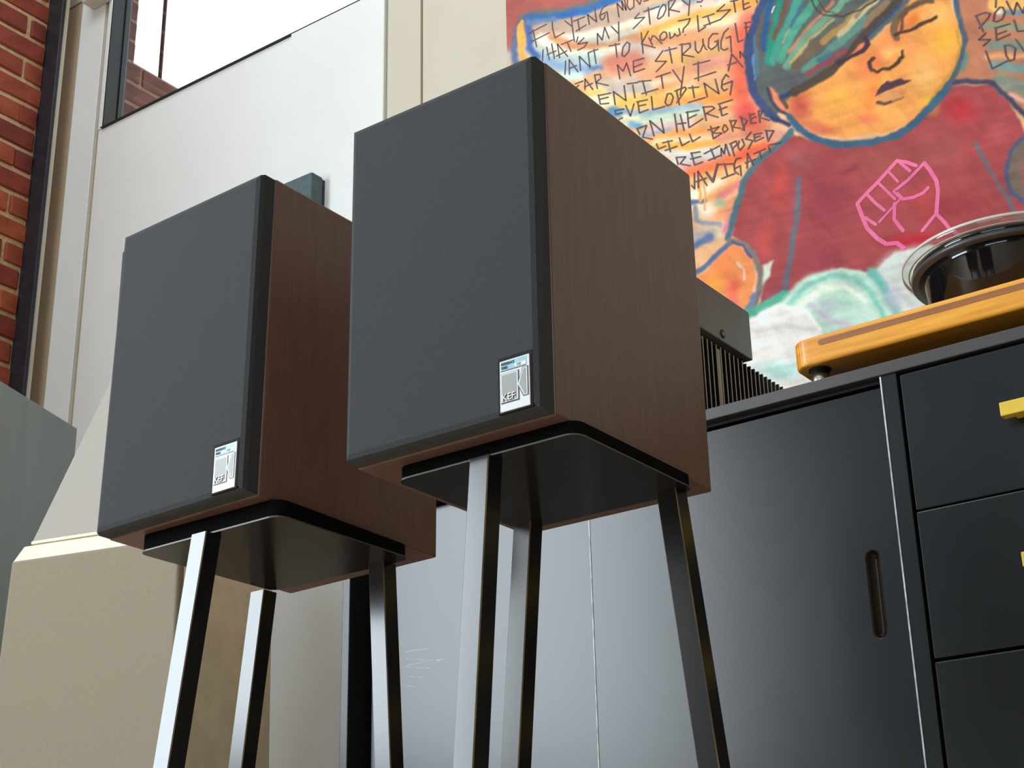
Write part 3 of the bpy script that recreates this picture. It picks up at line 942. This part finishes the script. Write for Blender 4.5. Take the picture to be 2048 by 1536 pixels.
T1 = """280,470 340,740;205,530 495,380;255,655 540,515;585,345 590,440 625,595 775,510;780,325 890,410;885,265 900,420 935,655;
985,300 1015,480;915,335 1095,265;960,490 1120,390;1170,385 1140,230 1285,345 1250,120;1450,80 1390,110 1350,180 1335,270 1360,315 1400,290 1420,230;
1330,240 1450,185 1470,350;1635,265 1605,50 1700,160 1680,20 1750,160 1720,-40;1770,0 1765,100 1810,155 1870,110 1870,0;1900,-20 1965,70 1990,-20;2020,20 2100,0;
440,780 430,960;495,740 540,940;575,690 620,925;500,860 645,800;700,910 665,690 825,885;650,885 815,800;820,660 880,810;725,700 915,625;990,580 965,665;
1085,595 985,695 1140,665 1090,740 985,790;1300,700 1295,525 1370,630 1410,430 1480,605;1515,415 1625,525;1630,345 1635,640;1955,205 1880,290 2040,270 1860,450;
795,960 785,1170;855,1170 850,940 990,1130;850,1080 965,1030;1030,1110 1010,885 1180,1055 1150,830;1240,775 1275,1000;1165,825 1305,775;
1580,685 1605,900;1480,725 1650,690;1760,660 1700,740 1680,870 1720,890 1790,810 1805,690 1760,660;945,1320 1070,1275;1100,1410 1100,1240 1225,1410;
1090,1370 1220,1310;1295,1395 1250,1180 1340,1170 1350,1230 1270,1300 1470,1345;1650,1240 1610,1020 1700,1120 1755,990 1820,1195;
1860,960 1870,1140 2040,1080;1860,960 2030,915;1860,1060 2000,1005;1000,1340 920,1420"""
T2 = """205,120 235,380;135,180 380,100;440,70 385,150 350,280 370,300 440,250 485,150 480,80 440,70;530,255 525,20 640,-20 600,60 540,150 700,185;
740,0 840,80;860,0 840,240;975,30 1040,30 1070,-10;1035,95;95,515 125,840;205,490 100,690 315,750;215,595 270,710;240,650 275,560 310,570 420,685;
440,500 390,560 395,620 440,635 500,580 490,510 440,500;540,510 550,605 610,570 620,530 660,570 710,540 690,450;680,330 870,290 830,380 760,450 750,510;785,550;
980,245 1000,495 1110,420;1140,245 1180,385;1065,275 1245,215;1080,405 1345,305;1410,70 1285,180 1500,150 1340,310;1550,0 1580,190;1500,20 1620,0;1695,0 1710,150 1810,100;
1700,75 1790,40;1910,-10 1920,40;435,795 315,965 490,965 330,1130;535,745 580,990;465,800 650,755;740,975 735,690;700,705 860,680 870,740 740,860 920,895;
945,655 950,780 990,835 1030,800 1070,700 1065,615;1075,690 1110,770 1130,780;1300,530 1220,530 1160,610 1150,740 1200,780 1280,720 1310,630;1255,655 1305,640 1315,800;
1470,445 1400,510 1350,650 1350,760 1400,790 1460,760;1430,600 1500,570 1515,820;1575,370 1620,660 1700,625;1720,360 1820,345;1740,360 1755,580;1720,435 1790,420;
115,1270 175,1490;45,1285 250,1265;105,1475 355,1400;410,1180 440,1390;325,1215 555,1140;590,1100 725,1295;770,1045 730,1350 710,1500;990,970 995,1270;915,1015 1175,950;
935,1240 1270,1130;1465,1115 1520,850 1695,1055;1455,1025 1590,980;1655,905 1650,810 1740,930;900,1350 930,1536;840,1385 1000,1370;1135,1525 1085,1310 1320,1475 1260,1245;
1470,1210 1430,1170 1370,1270 1360,1380 1400,1430 1450,1400;1390,1330 1530,1275 1495,1490"""
T3 = """365,155 395,300 530,285;360,165 560,125;385,225 520,190;630,310 600,100 800,245 770,10;905,0 940,200;820,-20 980,-40;
620,400 770,375;625,405 640,460 740,435;690,540 745,515;795,320 870,490 925,295;985,260 1010,440 1150,385;970,265 1140,230;1000,330 1110,305;1200,180 1220,390 1410,335;
1510,130 1450,140 1415,270 1450,325 1510,300 1545,190 1510,130;1640,310 1595,90;1570,95 1730,30 1750,60 1600,275;1780,275 2048,195;
970,680 1020,780;970,685 1125,635 1060,820 1215,850;1240,800 1175,560 1400,755 1350,525;1565,455 1605,740;1655,465 1715,715;1590,615 1745,595;
1765,420 1790,670 2010,530;1745,430 1950,395;1770,530 1910,465;1280,925 1310,1005 1425,960;1460,875 1500,1050;1375,910 1530,875;1420,1030 1600,965;
1640,830 1680,955 1800,885;1800,770 1845,890 1970,815;1590,1140 1620,1250;1590,1140 1740,1130 1650,1240 1810,1270;1830,1065 1880,1260 2005,1210;1820,1075 1965,1050;1815,1165 1980,1125"""
T4 = """480,475 440,290;435,295 565,285 590,310 480,380 640,430;660,270 690,410 765,380;640,255 830,195;650,330 755,290;540,550 575,715;
505,600 655,555 560,640 690,640 575,715;720,530 695,590 720,635 770,590 740,535 720,530;835,615 800,470;790,480 880,470 850,540 830,560 935,575;940,420 990,605;
930,425 1025,470 960,600;1055,380 1075,510 1145,500;1065,450 1140,420;1060,400 1120,380;1175,345 1195,500;1175,345 1230,330 1195,430 1320,470;
540,850 595,985;455,915 660,810;510,1005 665,940;680,950 680,840 720,920 740,790 790,940;855,945 805,780;795,785 880,745 890,790 830,850;
920,745 900,820 930,870 990,800 960,720;1075,630 1005,720 1100,740 1040,850;1120,660 1125,755 1245,700;1115,660 1220,640;1120,705 1200,680;1280,610 1305,745;
1265,605 1380,610 1310,740;320,1175 325,1385 285,1340;375,1370 370,1150 490,1340;345,1290 480,1240;720,1045 765,1220;640,1060 850,1050;685,1250 860,1180;
945,970 880,985 850,1060 860,1150 910,1190;870,1110 935,1075 945,1210;1025,1110 1030,910 1105,1060;1000,1040 1130,990;1185,880 1210,970;1115,915 1270,850;1310,820 1330,890;1325,800 1465,765"""
T4B = """480,1165 570,1290;570,1290 630,1055"""
T6 = """1440,195 1535,395;1435,195 1560,155 1620,170 1590,230 1480,350;1740,90 1680,160 1660,260 1700,270 1770,240 1805,150 1780,90 1740,90;1695,-30 1690,90;
1825,15 1910,180 1955,30 2030,160 2070,20;1565,410 1480,495 1620,490 1535,570;1690,350 1700,500 1870,425;1680,350 1865,295;1700,430 1820,385;1920,250 1960,390 2048,380;
1565,635 1645,855 1850,750;1800,565 1820,690 1860,760 1920,740 1935,600 1870,560 1800,565;1940,490 2060,660"""
FIST = (("590,465 370,710 240,840 140,950;140,950 190,1080 250,1230 370,1350 470,1410 590,1400 670,1460", 8),
        ("900,490 960,560 1040,690 1060,800 1040,1060", 8), ("590,465 700,480 810,520;900,490 720,680 560,810 660,900 780,880 890,830 945,770", 7),
        ("1040,1060 880,1260;1040,1070 1130,1160 1200,1250 1310,1310;565,950 560,1130 660,1260", 7),
        ("620,480 740,580;250,845 340,940 450,1030;230,1110 350,1190", 6), ("490,580 600,700;380,715 570,900;620,910 390,1160", 5))
MURAL_GAIN = np.array([.95, .88, .84])
mural()

# ------------------------------------------------------------------ speakers on their stands
W, D, H = .2085, .2485, .33


def make_speaker(bfr, e, label):
    R = Matrix(_rz(e[0]) @ _rx(e[1]) @ _ry(e[2]))
    o = R @ Vector((-W / 2, D / 2, 0))
    root = empty('bookshelf_speaker', (bfr[0] + o.x, bfr[1] + o.y, bfr[2] + ZC + o.z), label, 'speaker', 'pair of loudspeakers on tripod stands')
    root.rotation_euler = R.to_euler()
    box('cabinet', -W / 2, W / 2, -D / 2, D / 2, 0, H, M_WOOD, root, bevel=.0018, seg=2)
    # cloth grille with rounded edges
    gx = W / 2 - .0012
    bm = bmesh.new()
    add_box(bm, -gx, gx, -D / 2 - .019, -D / 2 + .002, .0012, H - .0012)
    bm.verts.ensure_lookup_table()
    fe = [e_ for e_ in bm.edges if all(v.co.y < -D / 2 - .01 for v in e_.verts)]
    bmesh.ops.bevel(bm, geom=fe, offset=.0060, segments=2, profile=.5, affect='EDGES')
    g = from_bm('grille', bm, M_GRILLE, root)
    # badge
    bw, bh = .0295, .044
    bx1 = W / 2 - .0100
    bx0 = bx1 - bw
    bz0 = .0050
    yf = -D / 2 - .0190
    f = box('badge_recess', bx0 - .0025, bx1 + .0022, yf - .0004, yf + .004, bz0 - .0012, bz0 + bh + .0035, M_RUB, g, bevel=.0002, seg=1)
    bd = box('badge', bx0, bx1, yf - .0014, yf + .002, bz0, bz0 + bh, M_BADGE, root, bevel=.0003, seg=1)

    def plate(name, u0, u1, v0, v1, y, m):
        return box(name, bx0 + u0 * bw, bx0 + u1 * bw, yf - .0014 - y, yf - .001, bz0 + v0 * bh, bz0 + v1 * bh, m, bd)
    plate('print_field', .04, .92, .80, .975, .00010, M_BADGET)
    plate('print_line', .05, .90, .785, .802, .00014, M_BADGED)
    plate('pill', .52, .88, .825, .885, .00020, M_WHITE)
    plate('square_shadow', .045, .66, .150, .745, .00010, M_BADGED)
    plate('square_rim', .055, .615, .180, .735, .00030, M_BADGE)
    plate('square_field', .075, .575, .200, .715, .00040, M_BADGEG)

    def bp(u, v):
        return (bx0 + u * bw, bz0 + v * bh)
    prism('emblem_shadow', [bp(.600, .46), bp(.77, .77), bp(.96, .77), bp(.96, .20), bp(.78, .20)], yf - .0016, yf - .001, 'y', M_BADGED, bd)
    prism('emblem_rim', [bp(.615, .46), bp(.79, .755), bp(.93, .755), bp(.93, .215), bp(.81, .215)], yf - .0018, yf - .001, 'y', M_BADGE, bd)
    prism('emblem_field', [bp(.66, .46), bp(.81, .735), bp(.885, .735), bp(.885, .235), bp(.83, .235)], yf - .0020, yf - .001, 'y', M_BADGEG, bd)

    def words(s, u, v, hgt, m, y, sx=1.0):
        me = text_mesh(s, hgt * bh * 1.38)
        o = link('badge_lettering', me, m, bd)
        o.matrix_local = Matrix.Translation((bx0 + u * bw, yf - .0014 - y, bz0 + v * bh)) @ Matrix.Rotation(math.pi / 2, 4, 'X') @ Matrix.Diagonal((sx, 1, 1, 1))
    words('REFERENCE', .06, .905, .052, M_BADGED, .0003, .80)
    words('SERIES', .06, .830, .052, M_BADGED, .0003, .72)
    words('KEF', .58, .833, .045, M_BADGEG, .0004, 1.0)
    words('KEF', .10, .195, .135, M_BADGED, .0006, .98)
    words('KEF', .085, .205, .135, M_WHITE, .0009, .98)
    return root


P1 = (-.6584, .9698, .4527)
P2 = (-.9855, .9695, .4551)
make_speaker(P1, (.0007, -.0037, .0007), 'dark wood loudspeaker with charcoal grille, in front of the painted canvas')
make_speaker(P2, (-.0262, -.0207, -.0041), 'dark wood loudspeaker with charcoal grille, in front of the white wall panel')


def make_stand(cx, cy, zs, legs, label, slab=(.0101, .0097)):
    """cx, cy plate centre; zs speaker underside; legs (x, y, lean x, lean y)"""
    root = empty('speaker_stand', (cx, cy, 0), label, 'stand', 'pair of tripod stands')
    zt = zs + ZC - .0100
    pts = []
    hx, hy, r = .094, .0935, .012
    for sx, sy, a0 in ((1, 1, 0), (-1, 1, 90), (-1, -1, 180), (1, -1, 270)):
        for i in range(5):
            a = math.radians(a0 + i * 22.5)
            pts.append((sx * (hx - r) + r * math.cos(a), sy * (hy - r) + r * math.sin(a)))
    tpl = prism('top_plate', pts, zt - .0025, zt - .0010, 'z', M_BLACKM, root)
    tpl.data.materials.append(M_PEDGE)
    for p_ in tpl.data.polygons:
        if abs(p_.normal.z) < .5:
            p_.material_index = 1
    fo = prism('gap_shade_slab', [(a * .992, b * .992) for a, b in pts], zt - .0012, zt + .01, 'z', M_GAPSHADE, root)  # black slab put in as the dark shade between plate and speaker
    for v in fo.data.vertices:
        if v.co.z > zt:
            v.co.z = zt + slab[0] + (slab[1] - slab[0]) * (v.co.y + hy) / (2 * hy)
    h = zt - .0025
    t = .0100
    for x, y, lx, ly in legs:
        x -= cx
        y -= cy
        bm = bmesh.new()
        vs = []
        for z in (0, h):
            k = h - z
            vs.append([bm.verts.new((x - lx * k + a * t, y - ly * k + b * t, z)) for a, b in ((-1, -1), (1, -1), (1, 1), (-1, 1))])
        bm.faces.new(vs[0][::-1])
        bm.faces.new(vs[1])
        for i in range(4):
            bm.faces.new((vs[0][i], vs[0][(i + 1) % 4], vs[1][(i + 1) % 4], vs[1][i]))
        es = [e for e in bm.edges if abs(e.verts[0].co.z - e.verts[1].co.z) > .1]
        bmesh.ops.bevel(bm, geom=es, offset=.0009, segments=1, profile=.5, affect='EDGES')
        lg = from_bm('leg', bm, M_BLACK, root)
        lg.data.materials.append(M_WORN)
        for p_ in lg.data.polygons:
            if abs(p_.normal.x) > .3 and abs(p_.normal.y) > .3:
                p_.material_index = 1
    return root


make_stand(-.7438, 1.079, P1[2], ((-.7438, .991, 0, .10), (-.825, 1.163, .09, 0), (-.669, 1.163, -.10, 0)),
           'black steel tripod stand carrying the loudspeaker in front of the painted canvas')
make_stand(-1.0672, 1.077, P2[2] - .0055, ((-1.067, .985, .03, .108), (-1.173, 1.168, .12, 0), (-1.007, 1.166, -.058, 0)),
           'black steel tripod stand carrying the loudspeaker in front of the white wall panel', (.0146, .0108))

# ------------------------------------------------------------------ sideboard
YC = 1.80
ztop = float(at_y(1700, 742, YC)[2])
zub = float(at_y(1700, 766.6, YC)[2])
XL = -1.6392
XRC = 0.12
YBK = 2.30
sb = empty('sideboard', (-.76, 2.05, 0), 'long charcoal sideboard with sliding doors and drawers with yellow handles', 'cabinet')
SO = Vector((-.76, 2.05, 0))


def sbox(name, x0, x1, y0, y1, z0, z1, m, parent=None, bevel=.0012, seg=2):
    return box(name, x0 - SO.x, x1 - SO.x, y0 - SO.y, y1 - SO.y, z0, z1, m, parent or sb, bevel, seg)


ZBOT = 0.09
sbox('top', XL - .004, XRC, YC, YBK, zub, ztop, M_CABTOP)
sbox('side_panel', XL, XL + .0155, YC + .004, YBK - .01, ZBOT, zub + .0005, M_CAB)
sbox('side_panel', XRC - .02, XRC - .002, YC + .004, YBK - .01, ZBOT, zub + .0005, M_CAB)
sbox('bottom_panel', XL + .01, XRC - .01, YC + .01, YBK - .01, ZBOT, ZBOT + .018, M_CAB)
sbox('back_panel', XL + .005, XRC - .01, YBK - .018, YBK - .009, ZBOT, zub, M_CABIN)
XD0, XD1 = -.7206, -.6987
sbox('divider', XD0, XD1, YC + .003, YBK - .02, ZBOT + .01, zub + .0005, M_CAB)
sbox('divider_edge', XD0 - .0004, XD0 + .0016, YC + .0022, YC + .006, ZBOT + .02, zub - .001, M_EDGE, bevel=0)
for lx_ in (XL + .05, -.71, XRC - .08):
    for ly_ in (YC + .05, YBK - .08):
        lathe('leg', [(0, 0), (.014, 0), (.02, ZBOT + .001), (0, ZBOT + .001)], (lx_ - SO.x, ly_ - SO.y, 0), M_RUB, sb, n=16)


def door_with_pocket(x0, x1, y, z0, z1, slot, parent):
    """front sheet with a rounded finger pocket let into it"""
    bm = bmesh.new()
    out = [bm.verts.new((a - SO.x, y - SO.y, b)) for a, b in ((x0, z0), (x1, z0), (x1, z1), (x0, z1))]
    oe = [bm.edges.new((out[i], out[(i + 1) % 4])) for i in range(4)]
    sl = capsule(*slot)
    inn = [bm.verts.new((a - SO.x, y - SO.y, b)) for a, b in sl]
    ie = [bm.edges.new((inn[i], inn[(i + 1) % len(inn)])) for i in range(len(inn))]
    bmesh.ops.triangle_fill(bm, use_beauty=True, edges=oe + ie)
    bad = []
    cx, cz = (slot[0] + slot[1]) / 2, (slot[2] + slot[3]) / 2
    inner = set(inn)
    for f in bm.faces:
        if all(v in inner for v in f.verts):
            bad.append(f)
    bmesh.ops.delete(bm, geom=bad, context='FACES_ONLY')
    bk = [bm.verts.new((a - SO.x, y + .016 - SO.y, b)) for a, b in ((x0, z0), (x1, z0), (x1, z1), (x0, z1))]
    for i in range(4):
        bm.faces.new((out[i], out[(i + 1) % 4], bk[(i + 1) % 4], bk[i]))
    d = from_bm('door', bm, M_CAB, parent)
    # pocket dish
    bm = bmesh.new()
    rings = [[bm.verts.new((a - SO.x, y - .0002 - SO.y, b)) for a, b in sl]]
    r = min(slot[1] - slot[0], slot[3] - slot[2]) / 2
    for ins, dep in ((.0015, .0005), (.002, .004), (.0035, .008), (.007, .0115), (.0115, .0125)):
        rr = [(a, b) for a, b in capsule(slot[0] + ins, slot[1] - ins, slot[2] + ins, slot[3] - ins)]
        rings.append([bm.verts.new((a - SO.x, y + dep - SO.y, b)) for a, b in rr])
    n = len(sl)
    for A, B in zip(rings[:-1], rings[1:]):
        for i in range(n):
            bm.faces.new((A[i], A[(i + 1) % n], B[(i + 1) % n], B[i]))
    bm.faces.new(rings[-1])
    p = from_bm('finger_pocket', bm, M_POCKET, d, True)
    return d


M_POCKET = mat('dark_metal_pocket', rgb(64, 58, 50), 0.3, 0.5, metal=0.6)
dz0, dz1 = ZBOT + .024, zub - .0105
q0 = at_y(1730, 1120, YC + .015)
q1 = at_y(1776, 1260, YC + .015)
qt = at_y(1748, 1097, YC + .015)
qb = at_y(1762, 1278, YC + .015)
XS = float(at_y(1180, 1100, YC + .015)[0])
dr = door_with_pocket(XS, XD0 - .001, YC + .015, dz0, dz1, (float(q0[0]), float(q1[0]) - .0, float(qb[2]), float(qt[2])), sb)
sbox('edge_band', XS - .0004, XS + .0014, YC + .0142, YC + .020, dz0 + .002, dz1 - .002, M_EDGE, dr, bevel=0)
xl0 = float(at_y(742, 1500, YC + .035)[0])
dl_ = sbox('door', xl0, XS + .05, YC + .034, YC + .050, dz0, dz1, M_CAB)
bm = bmesh.new()
for (a, b), (c_, d_) in (((808, 1304), (860, 1297)), ((812, 1318), (880, 1322)), ((815, 1330), (905, 1316)), ((806, 1334), (860, 1337)), ((812, 1352), (846, 1356)), ((810, 1372), (832, 1374))):
    A0, A1 = at_y(a, b, YC + .0338), at_y(c_, d_, YC + .0338)
    q4 = [bm.verts.new((float(P[0]) - SO.x, YC + .0338 - SO.y, float(P[2]) + t_)) for P, t_ in ((A0, 0), (A1, 0), (A1, .0005), (A0, .0007))]
    bm.faces.new(q4)
from_bm('scratches', bm, M_EDGE, dl_)
sbox('door_rail', XL + .0155, XD0, YC + .012, YC + .060, zub - .006, zub + .0005, M_CABIN, bevel=0)

zd12 = float(at_y(1832, 1020.7, YC)[2])
zd23 = float(at_y(1867, 1320, YC)[2])
dzs = [(zd12 + .001, zub - .0045), (zd23 + .0018, zd12 - .001), (ZBOT + .022, zd23 - .0018)]
hx0 = float(at_y(1997, 805, YC - .022)[0])
hz = [float(at_y(1999, 819, YC - .022)[2]), float(at_y(2040, 1119, YC - .022)[2])]
hz.append(hz[1] - (hz[0] - hz[1]))
for (a, b), hzz in zip(dzs, hz):
    dw = sbox('drawer', -.6945, XRC - .024, YC + .003, YC + .022, a, b, M_CAB, bevel=.002, seg=2)
    xa, xb = hx0 - SO.x, -hx0 * 0 + (-.6945 + XRC - .024) - hx0 - SO.x
    bm = bmesh.new()
    add_box(bm, xa, xb, YC - .022 - SO.y, YC - .008 - SO.y, hzz - .0088, hzz + .0088, .0012, 2)
    hd = from_bm('handle', bm, M_YEL, dw)
    bm = bmesh.new()
    add_box(bm, xa + .012, xb - .012, YC - .009 - SO.y, YC + .0035 - SO.y, hzz - .0075, hzz + .0075, .001, 1)
    from_bm('handle_back', bm, M_YEL, hd)
sbox('drawer_case', -.69, XRC - .026, YC + .022, YBK - .05, ZBOT + .02, zub - .004, M_CABIN, bevel=0)

# ------------------------------------------------------------------ amplifiers
XA = -1.0044
AY0, AY1 = 1.842, 2.20
AH = float(at_y(1430, 688, 1.9)[2]) - ztop
am = empty('power_amplifier', (XA - .2, (AY0 + AY1) / 2, ztop), 'black power amplifier with rows of vertical heat sink fins, on the sideboard', 'amplifier')
AO = Vector((XA - .2, (AY0 + AY1) / 2, 0))
box('chassis', XA - .40 - AO.x, XA - .028 - AO.x, AY0 - AO.y, AY1 - AO.y, .012, AH - .002, M_FIN, am, bevel=.002)
for fx in (-.16, .12):
    for fy in (-.14, .14):
        lathe('foot', [(0, -.0005), (.016, -.0005), (.016, .0125), (0, .0125)], (fx, fy, 0), M_RUB, am, n=16)
nf = 27
fm = bpy.data.meshes.new('fin')
bm = bmesh.new()
add_box(bm, -.030, 0, -.0013, .0013, .006, AH)
bmesh.ops.recalc_face_normals(bm, faces=bm.faces)
bm.to_mesh(fm)
bm.free()
fm.materials.append(M_FIN)
fm.materials.append(M_FINE)
for f_ in fm.polygons:
    if f_.normal.x > .9:
        f_.material_index = 1
for i in range(nf):
    o = bpy.data.objects.new('fin', fm)
    C.objects.link(o)
    o.parent = am
    o.location = (XA - AO.x, AY0 + .008 + i * (AY1 - AY0 - .016) / (nf - 1) - AO.y, 0)
box('sink_screw_rail', -.018 + XA - AO.x, -.001 + XA - AO.x, 1.9075 - AO.y, 1.916 - AO.y, .008, AH - .004, M_FINE, am, bevel=.001)

XU = -.998
u1 = at_x(1498, 625, XU)
PY1 = float(u1[1])
pb = ztop + AH + .007
pr_ = empty('preamplifier', (XU - .19, (AY0 + PY1) / 2, ztop + AH), 'plain gunmetal amplifier case with a round side badge, atop the finned amplifier', 'amplifier')
PO = Vector((XU - .19, (AY0 + PY1) / 2, ztop + AH))
box('casing', XU - .38 - PO.x, XU - PO.x, AY0 - PO.y, PY1 - PO.y, .007, float(u1[2]) - PO.z, M_AMP, pr_, bevel=.0015)
for fx in (-.15, .172):
    for fy in (-.06, .066):
        lathe('foot', [(0, -.001), (.008, -.001), (.008, .0075), (0, .0075)], (fx, fy, 0), M_RUB, pr_, n=16)
bc = at_x(1445, 668, XU)
bdg = lathe('badge', [(0, -.001), (.0068, -.001), (.0068, .0012), (.0058, .0016), (0, .0016)], (0, 0, 0), M_FIN, pr_, n=24)
bdg.location = (XU - PO.x, float(bc[1]) - PO.y, float(bc[2]) - PO.z)
bdg.rotation_euler = (0, math.pi / 2, 0)
mk = box('badge_mark', -.0032, .0032, -.0032, .0032, .0012, .0019, M_BADGEG, bdg, bevel=.0006, seg=1)

# ------------------------------------------------------------------ turntable
TY = 1.825
ttz = float(at_y(1640, 668, TY)[2])
tbz = float(at_y(1582, 735, TY)[2]) - .004
TX0 = float(at_y(1580, 700, TY)[0])
TWID, TDEP = .46, .36
tt = empty('turntable', (TX0 + TWID / 2, TY + TDEP / 2, ztop), 'turntable with a rounded honey wood plinth and black platter, on the sideboard', 'turntable')
TO = Vector((TX0 + TWID / 2, TY + TDEP / 2, ztop))
pts = []
r = .022
hx, hy = TWID / 2, TDEP / 2
for sx, sy, a0 in ((1, 1, 0), (-1, 1, 90), (-1, -1, 180), (1, -1, 270)):
    for i in range(8):
        a = math.radians(a0 + i * 90 / 7)
        pts.append((sx * (hx - r) + r * math.cos(a), sy * (hy - r) + r * math.sin(a)))
prism('plinth', pts, tbz - TO.z, ttz - TO.z, 'z', M_OAK, tt, bevel=.0045, seg=3, smooth=False)
i0 = at_y(1636, 686, TY)
ih = .0042
iz = float(i0[2]) - TO.z
inl = prism('inlay', capsule(float(i0[0]) - TO.x, TWID / 2 - .06, iz - ih, iz + ih), -TDEP / 2 - .0006, -TDEP / 2 + .002, 'y', M_OAKD, tt)
fp = at_y(1641, 750, TY + .024)
for fx in (float(fp[0]) - TO.x, TWID / 2 - .05):
    for fy in (-TDEP / 2 + .024, TDEP / 2 - .045):
        ft = lathe('foot', [(0, -.0005), (.0125, -.0005), (.0125, tbz - TO.z - .0015), (0, tbz - TO.z - .0015)], (fx, fy, 0), M_CHROME, tt, n=32)
        lathe('collar', [(0, tbz - TO.z - .002), (.0150, tbz - TO.z - .002), (.0150, tbz - TO.z + .0008), (0, tbz - TO.z + .0008)], (fx, fy, 0), M_RUB, ft, n=32)
PCY = 2.01
dc = at_y(2018, 521, PCY)
dl = at_y(1811, 577, PCY)
PR = float(dc[0] - dl[0]) * .955
dz = float(dc[2]) - TO.z
pc = (float(dc[0]) - TO.x, PCY - TO.y, 0)
th = ttz - TO.z
lathe('platter_hub', [(0, th - .001), (.045, th - .001), (.045, th + .03), (0, th + .03)], pc, M_CHROME, tt)
lathe('platter', [(0, th + .028), (PR * .70, th + .030), (PR * .76, th + .036), (PR * .80, dz - .030), (PR * .86, dz - .023), (0, dz - .023)], pc, M_GLOSS, tt)
lathe('platter_ring', [(0, dz - .0232), (PR * .915, dz - .0232), (PR * .925, dz - .021), (PR * .925, dz - .0165), (0, dz - .0165)], pc, M_GREYR, tt)
lathe('platter_mat', [(0, dz - .0167), (PR * .89, dz - .0167), (PR * .905, dz - .015), (PR * .905, dz - .0085), (0, dz - .0085)], pc, M_GLOSS, tt)
lathe('acrylic_disc', [(0, dz - .0086), (PR * .985, dz - .0086), (PR, dz - .007), (PR, dz - .001), (PR * .99, dz), (0, dz)], pc, M_CLEAR, tt)

lathe('disc_rim_highlight', [(PR * .992, dz - .0035), (PR * 1.002, dz - .0035), (PR * 1.002, dz + .0004), (PR * .992, dz + .0004), (PR * .992, dz - .0035)], pc, M_RIMLIGHT, tt)  # pale ring painted as the highlight on the disc's rim
lathe('disc_inner_highlight', [(PR * .93, dz - .0094), (PR * .945, dz - .0094), (PR * .945, dz - .0082), (PR * .93, dz - .0082), (PR * .93, dz - .0094)], pc, M_RIMLIGHT, tt)  # second pale ring, painted as the inner bright edge line

# ------------------------------------------------------------------ tall beige loudspeaker
A = math.radians(14.5)
fl = at_y(22, 1122, 1.55)
BW, BD = .325, .29
bs = empty('tower_speaker', (float(fl[0]) + math.cos(A) * BW / 2 - math.sin(A) * BD / 2, float(fl[1]) + math.sin(A) * BW / 2 + math.cos(A) * BD / 2, 0),
           'tall beige cloth-fronted loudspeaker with a tapered head, beside the grey box', 'speaker', rotz=A)
bz = float(fl[2])
hw, hd = BW / 2, BD / 2
frustum('bass_cabinet', (-hw - .022, hw + .014, -hd + .012, hd + .01), 0, (-hw, hw, -hd + .012, hd), bz, M_BEIGEB, bs, bevel=.008)
frustum('front_cloth', (-hw - .022, hw + .012, -hd - .004, -hd + .03), .03, (-hw, hw - .002, -hd, -hd + .03), bz, M_BEIGE, bs, bevel=.006, seg=4)
frustum('ledge', (-hw + .001, hw - .001, -hd + .001, hd - .001), bz - .004, (-hw + .0075, hw - .0075, -hd + .020, hd - .02), bz + .029, M_LEDGE, bs, bevel=.002, seg=2)
frustum('neck', (-hw + .03, hw - .03, -hd + .045, hd - .04), bz + .028, (-hw + .03, hw - .03, -hd + .045, hd - .04), bz + .041, M_RUB, bs)
hdd = frustum('head', (-hw + .0125, hw - .0125, -hd + .031, hd - .02), bz + .0385, (-hw + .094, hw - .094, -hd + .1035, hd - .07), bz + .352, M_BEIGE2, bs, bevel=.003)
box('head_base', -hw + .0125, hw - .0125, -hd + .030, hd - .02, bz + .0345, bz + .0400, M_BEIGEB, bs, bevel=.001)

# ------------------------------------------------------------------ grey box at the left
G = math.radians(19.3)
gc = at_y(155, 857, 1.9)
GW, GD = .34, .50
dx = Vector((math.cos(G), math.sin(G)))
dy = Vector((-math.sin(G), math.cos(G)))
cen = Vector((float(gc[0]), float(gc[1]))) - dx * GW / 2 - dy * GD / 2
gb = empty('floor_speaker', (cen.x, cen.y, 0), 'tall plain slate grey loudspeaker box by the brick wall', 'speaker', rotz=G)
gh = float(gc[2])
box('cabinet', -GW / 2, GW / 2, -GD / 2, GD / 2, .02, gh, M_GREYBOX, gb, bevel=.002)
box('front_cloth', -GW / 2 + .01, GW / 2 - .01, -GD / 2 - .016, -GD / 2 + .002, .05, gh - .02, M_GRILLE, gb, bevel=.005)
box('plinth_base', -GW / 2 + .01, GW / 2 - .01, -GD / 2 + .01, GD / 2 - .01, 0, .021, M_RUB, gb)
